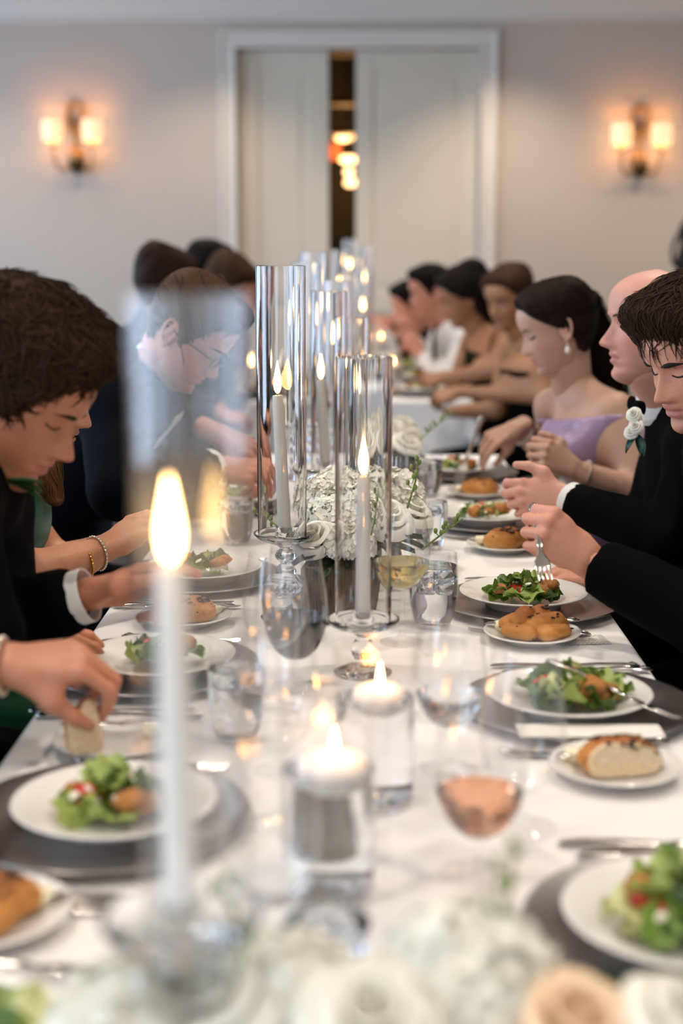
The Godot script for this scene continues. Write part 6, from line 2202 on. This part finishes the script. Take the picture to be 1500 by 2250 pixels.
	collar(t, P.neck + Vector3(0.02, 0.03, 0), Vector3(0.7, 1, 0), Vector3(1, -0.2, 0.2), 0.07, shirt)
	cuff(t, P.wr[0], P.el[0], 0.043, shirt, 0.035)
	glasses(P)
	# far guests on the left
	var far := [
		["woman with dark brown swept-up hair, left of the navy-suited man", Vector3(-0.744, 1.273, -5.662), Vector3(-0.825, 1.122, -5.735), Color(0.17, 0.105, 0.075), Vector3(0.85, -0.3, -0.3), 1.0, fabric("grey_blue_cloth", Color(0.24, 0.26, 0.31), 0.8)],
		["black-haired guest with the highest head at the far left", Vector3(-0.698, 1.311, -6.788), Vector3(-0.788, 1.122, -6.854), Color(0.08, 0.055, 0.045), Vector3(0.9, -0.2, -0.3), 0.0, tux],
		["brown-haired guest with lowered head at the far left", Vector3(-0.570, 1.254, -6.271), Vector3(-0.656, 1.103, -6.344), Color(0.24, 0.16, 0.10), Vector3(0.75, -0.6, 0.1), 0.0, tux],
		["guest with copper blond hair nearest the far candles on the left", Vector3(-0.590, 1.193, -7.378), Vector3(-0.680, 1.016, -7.446), Color(0.48, 0.28, 0.13), Vector3(0.9, -0.3, 0.2), 1.0, fabric("rust_cloth", Color(0.35, 0.14, 0.08), 0.8)]]
	for i in far.size():
		var q: Array = far[i]
		var N: Vector3 = q[2]
		P = {
			label = q[0], skin = Color(0.563, 0.246, 0.141), fem = q[5], head = q[1], look = q[4], neck = N, hip = Vector3(N.x - 0.12, 0.55, N.z), fw = R,
			sh = [N + Vector3(-0.04, -0.07, 0.18), N + Vector3(0.0, -0.07, -0.18)], el = [N + Vector3(0.02, -0.33, 0.24), N + Vector3(0.05, -0.33, -0.24)], wr = [N + Vector3(0.26, -0.36, 0.12), N + Vector3(0.26, -0.36, -0.12)],
			cloth = q[6], seed = 20 + i, cell = 0.016, face = {ruddy = 0.4, rows = 48, cols = 60},
			hair = {line = WOMEN if q[5] > 0 else MEN, top = 0.03, side = 0.018, front = 0.006, back = 0.03 if q[5] > 0 else 0.006, wave = 0.25, tufts = 150, length = 0.06, mess = 0.2, lift = 0.1, rad = 0.0034, flow = flow_back if q[5] > 0 else flow_forward, colour = q[3], fine = false},
			hands = [{at = N + Vector3(0.28, -0.36, 0.12), fwd = Vector3(1, -0.2, -0.1), back = Vector3(0, 1, 0.4), right = true, cell = 0.005, pose = {curl = PINCH}}],
		}
		person(P)
	# the guest at the near left, of whom only the arm is in view
	P = {
		label = "guest at the near left edge whose hand dips bread, in black", skin = Color(0.589, 0.265, 0.155),
		head = Vector3(-0.86, 1.20, -1.62), look = Vector3(0.9, -0.35, 0), neck = Vector3(-0.95, 1.05, -1.62), hip = Vector3(-1.0, 0.56, -1.62), fw = R,
		sh = [Vector3(-0.96, 0.98, -1.42), Vector3(-0.93, 0.98, -1.80)], el = [Vector3(-0.9, 0.70, -1.36), Vector3(-0.82, 0.78, -1.80)], wr = [Vector3(-0.62, 0.74, -1.42), Vector3(-0.454, 0.902, -1.672)],
		cloth = tux, seed = 14, cell = 0.014, face = {rows = 40, cols = 50}, cuff_r = 0.05, legs = tux,
		hair = {line = WOMEN, top = 0.02, side = 0.014, front = 0.004, back = 0.014, wave = 0.15, tufts = 60, length = 0.1, flow = flow_back, colour = Color(0.12, 0.08, 0.05), fine = false},
		hands = [{at = Vector3(-0.428, 0.901, -1.678), fwd = Vector3(-0.357, 0.903, -1.689) - Vector3(-0.428, 0.901, -1.678), back = Vector3(0.25, 0.9, 0.3), right = false, s = 0.98, cell = 0.0026, pose = {curl = [[0.75, 0.95, 0.35], [0.8, 1.0, 0.4], [0.9, 1.0, 0.4], [1.0, 1.0, 0.4]], spread = 0.05, thumb = [Vector3(0.75, -0.55, -0.45), Vector3(0.75, -0.75, -0.1), Vector3(0.75, -0.7, 0.05)]}}],
	}
	t = person(P)
	bracelet("watch bracelet at the wrist of the guest dipping bread", Vector3(-0.436, 0.899, -1.676), Vector3(1, 0.02, 0), 0.033, mat("white_gold", WHITE, 0.3, 1.0), 20)
	var nm := ["dark-haired man with the fork", "bald man", "woman in lavender", "woman in black", "short-haired woman", "man in the white shirt", "hidden far guest"]
	var k := 0
	for p in [Vector3(0.86, 0, -2.62), Vector3(0.86, 0, -3.28), Vector3(0.82, 0, -4.0), Vector3(0.80, 0, -6.05), Vector3(0.80, 0, -6.75), Vector3(0.80, 0, -7.4), Vector3(0.80, 0, -8.3)]:
		chair("cream upholstered dining chair under the " + nm[k], p + Vector3(0.03, 0, 0), PI)
		k += 1
	nm = ["guest dipping bread", "brown-haired tuxedoed man", "woman in green", "man in the navy suit"]
	k = 0
	for p in [Vector3(-1.0, 0, -1.62), Vector3(-0.92, 0, -2.25), Vector3(-0.98, 0, -2.75), Vector3(-0.90, 0, -3.5)]:
		chair("cream upholstered dining chair under the " + nm[k], p - Vector3(0.03, 0, 0), 0.0)
		k += 1
	for i in far.size():
		chair("cream dining chair under the " + ["swept-up-haired woman", "black-haired guest", "brown-haired bowing guest", "copper blond guest"][i] + " on the far left", Vector3(far[i][2].x - 0.15, 0, far[i][2].z), 0.0)
	chair("empty cream dining chair in the gap between the tables", Vector3(0.621, 0.692, -4.961) * Vector3(1, 0, 1), 2.6)

func fork_basis(handle: Vector3) -> Basis:   # the handle end points along «handle», tines the other way
	var x := handle.normalized()
	var y := (Vector3(0, 0, 1) - x * x.z).normalized()
	return Basis(x, y, x.cross(y))

func satin() -> StandardMaterial3D:
	var m := fabric("lavender_satin", Color(0.60, 0.50, 0.62), 0.33, 0.5)
	m.normal_scale = 0.05
	return m

func bracelet(label: String, at: Vector3, axis: Vector3, r: float, m: Material, n: int) -> void:
	var b := aim(axis)
	var t := thing("bracelet", label, "bracelet", at)
	var mb := MB.new()
	for i in n:
		var a := TAU * i / n
		blob(mb, b * Vector3(r * cos(a), 0, r * sin(a)), Vector3.ONE * (PI * r / n) * 1.02, 0.0, 1, 0, 6)
	tag(part("beads", mb.mesh(m), t), "", "", "", "stuff")

func earring(label: String, at: Vector3) -> void:
	var t := thing("earring", label, "earring", at)
	var mb := MB.new()
	blob(mb, Vector3(0, -0.004, 0), Vector3(0.004, 0.004, 0.004), 0, 1, 0, 8)
	part("stud", mb.mesh(M.white_gold), t)
	mb = MB.new()
	blob(mb, Vector3(0, -0.018, 0), Vector3(0.0065, 0.010, 0.0065), 0, 1, 0, 10)
	part("pearl_drop", mb.mesh(mat("pearl", WHITE, 0.3)), t)

func glasses(P: Dictionary) -> void:
	var fw: Vector3 = P.look.normalized()
	var rt := fw.cross(Vector3.UP).normalized()
	var xf := Transform3D(Basis(fw, rt.cross(fw), rt), P.head)
	var t := thing("eyeglasses", "dark-framed eyeglasses worn by the man in the navy suit", "glasses", P.head)
	var m := mat("spectacle_frame", Color(0.05, 0.04, 0.04), 0.3)
	for s in [-1.0, 1.0]:
		var mb := MB.new()
		var pts := []
		var rad := []
		for i in 21:
			var a := TAU * i / 20.0
			pts.append(xf.basis * Vector3(0.094, -0.004 + 0.018 * sin(a), s * 0.033 + 0.024 * cos(a)))
			rad.append(0.0018)
		tube(mb, pts, rad, 6)
		part("rim", mb.mesh(m), t)
		mb = MB.new()
		tube(mb, [xf.basis * Vector3(0.092, 0.002, s * 0.057), xf.basis * Vector3(0.04, 0.003, s * 0.077), xf.basis * Vector3(-0.02, 0.0, s * 0.078)], [0.0018, 0.0018, 0.0018], 6)
		part("temple", mb.mesh(m), t)
	var mb := MB.new()
	tube(mb, [xf.basis * Vector3(0.096, 0.0, -0.01), xf.basis * Vector3(0.098, 0.002, 0), xf.basis * Vector3(0.096, 0.0, 0.01)], [0.0018, 0.0018, 0.0018], 6)
	part("bridge", mb.mesh(m), t)

func _ready() -> void:
	noise.seed = 4
	noise.frequency = 0.01
	light_up()
	room()
	china()
	glass_shapes()
	near_table()
	far_table()
	people()
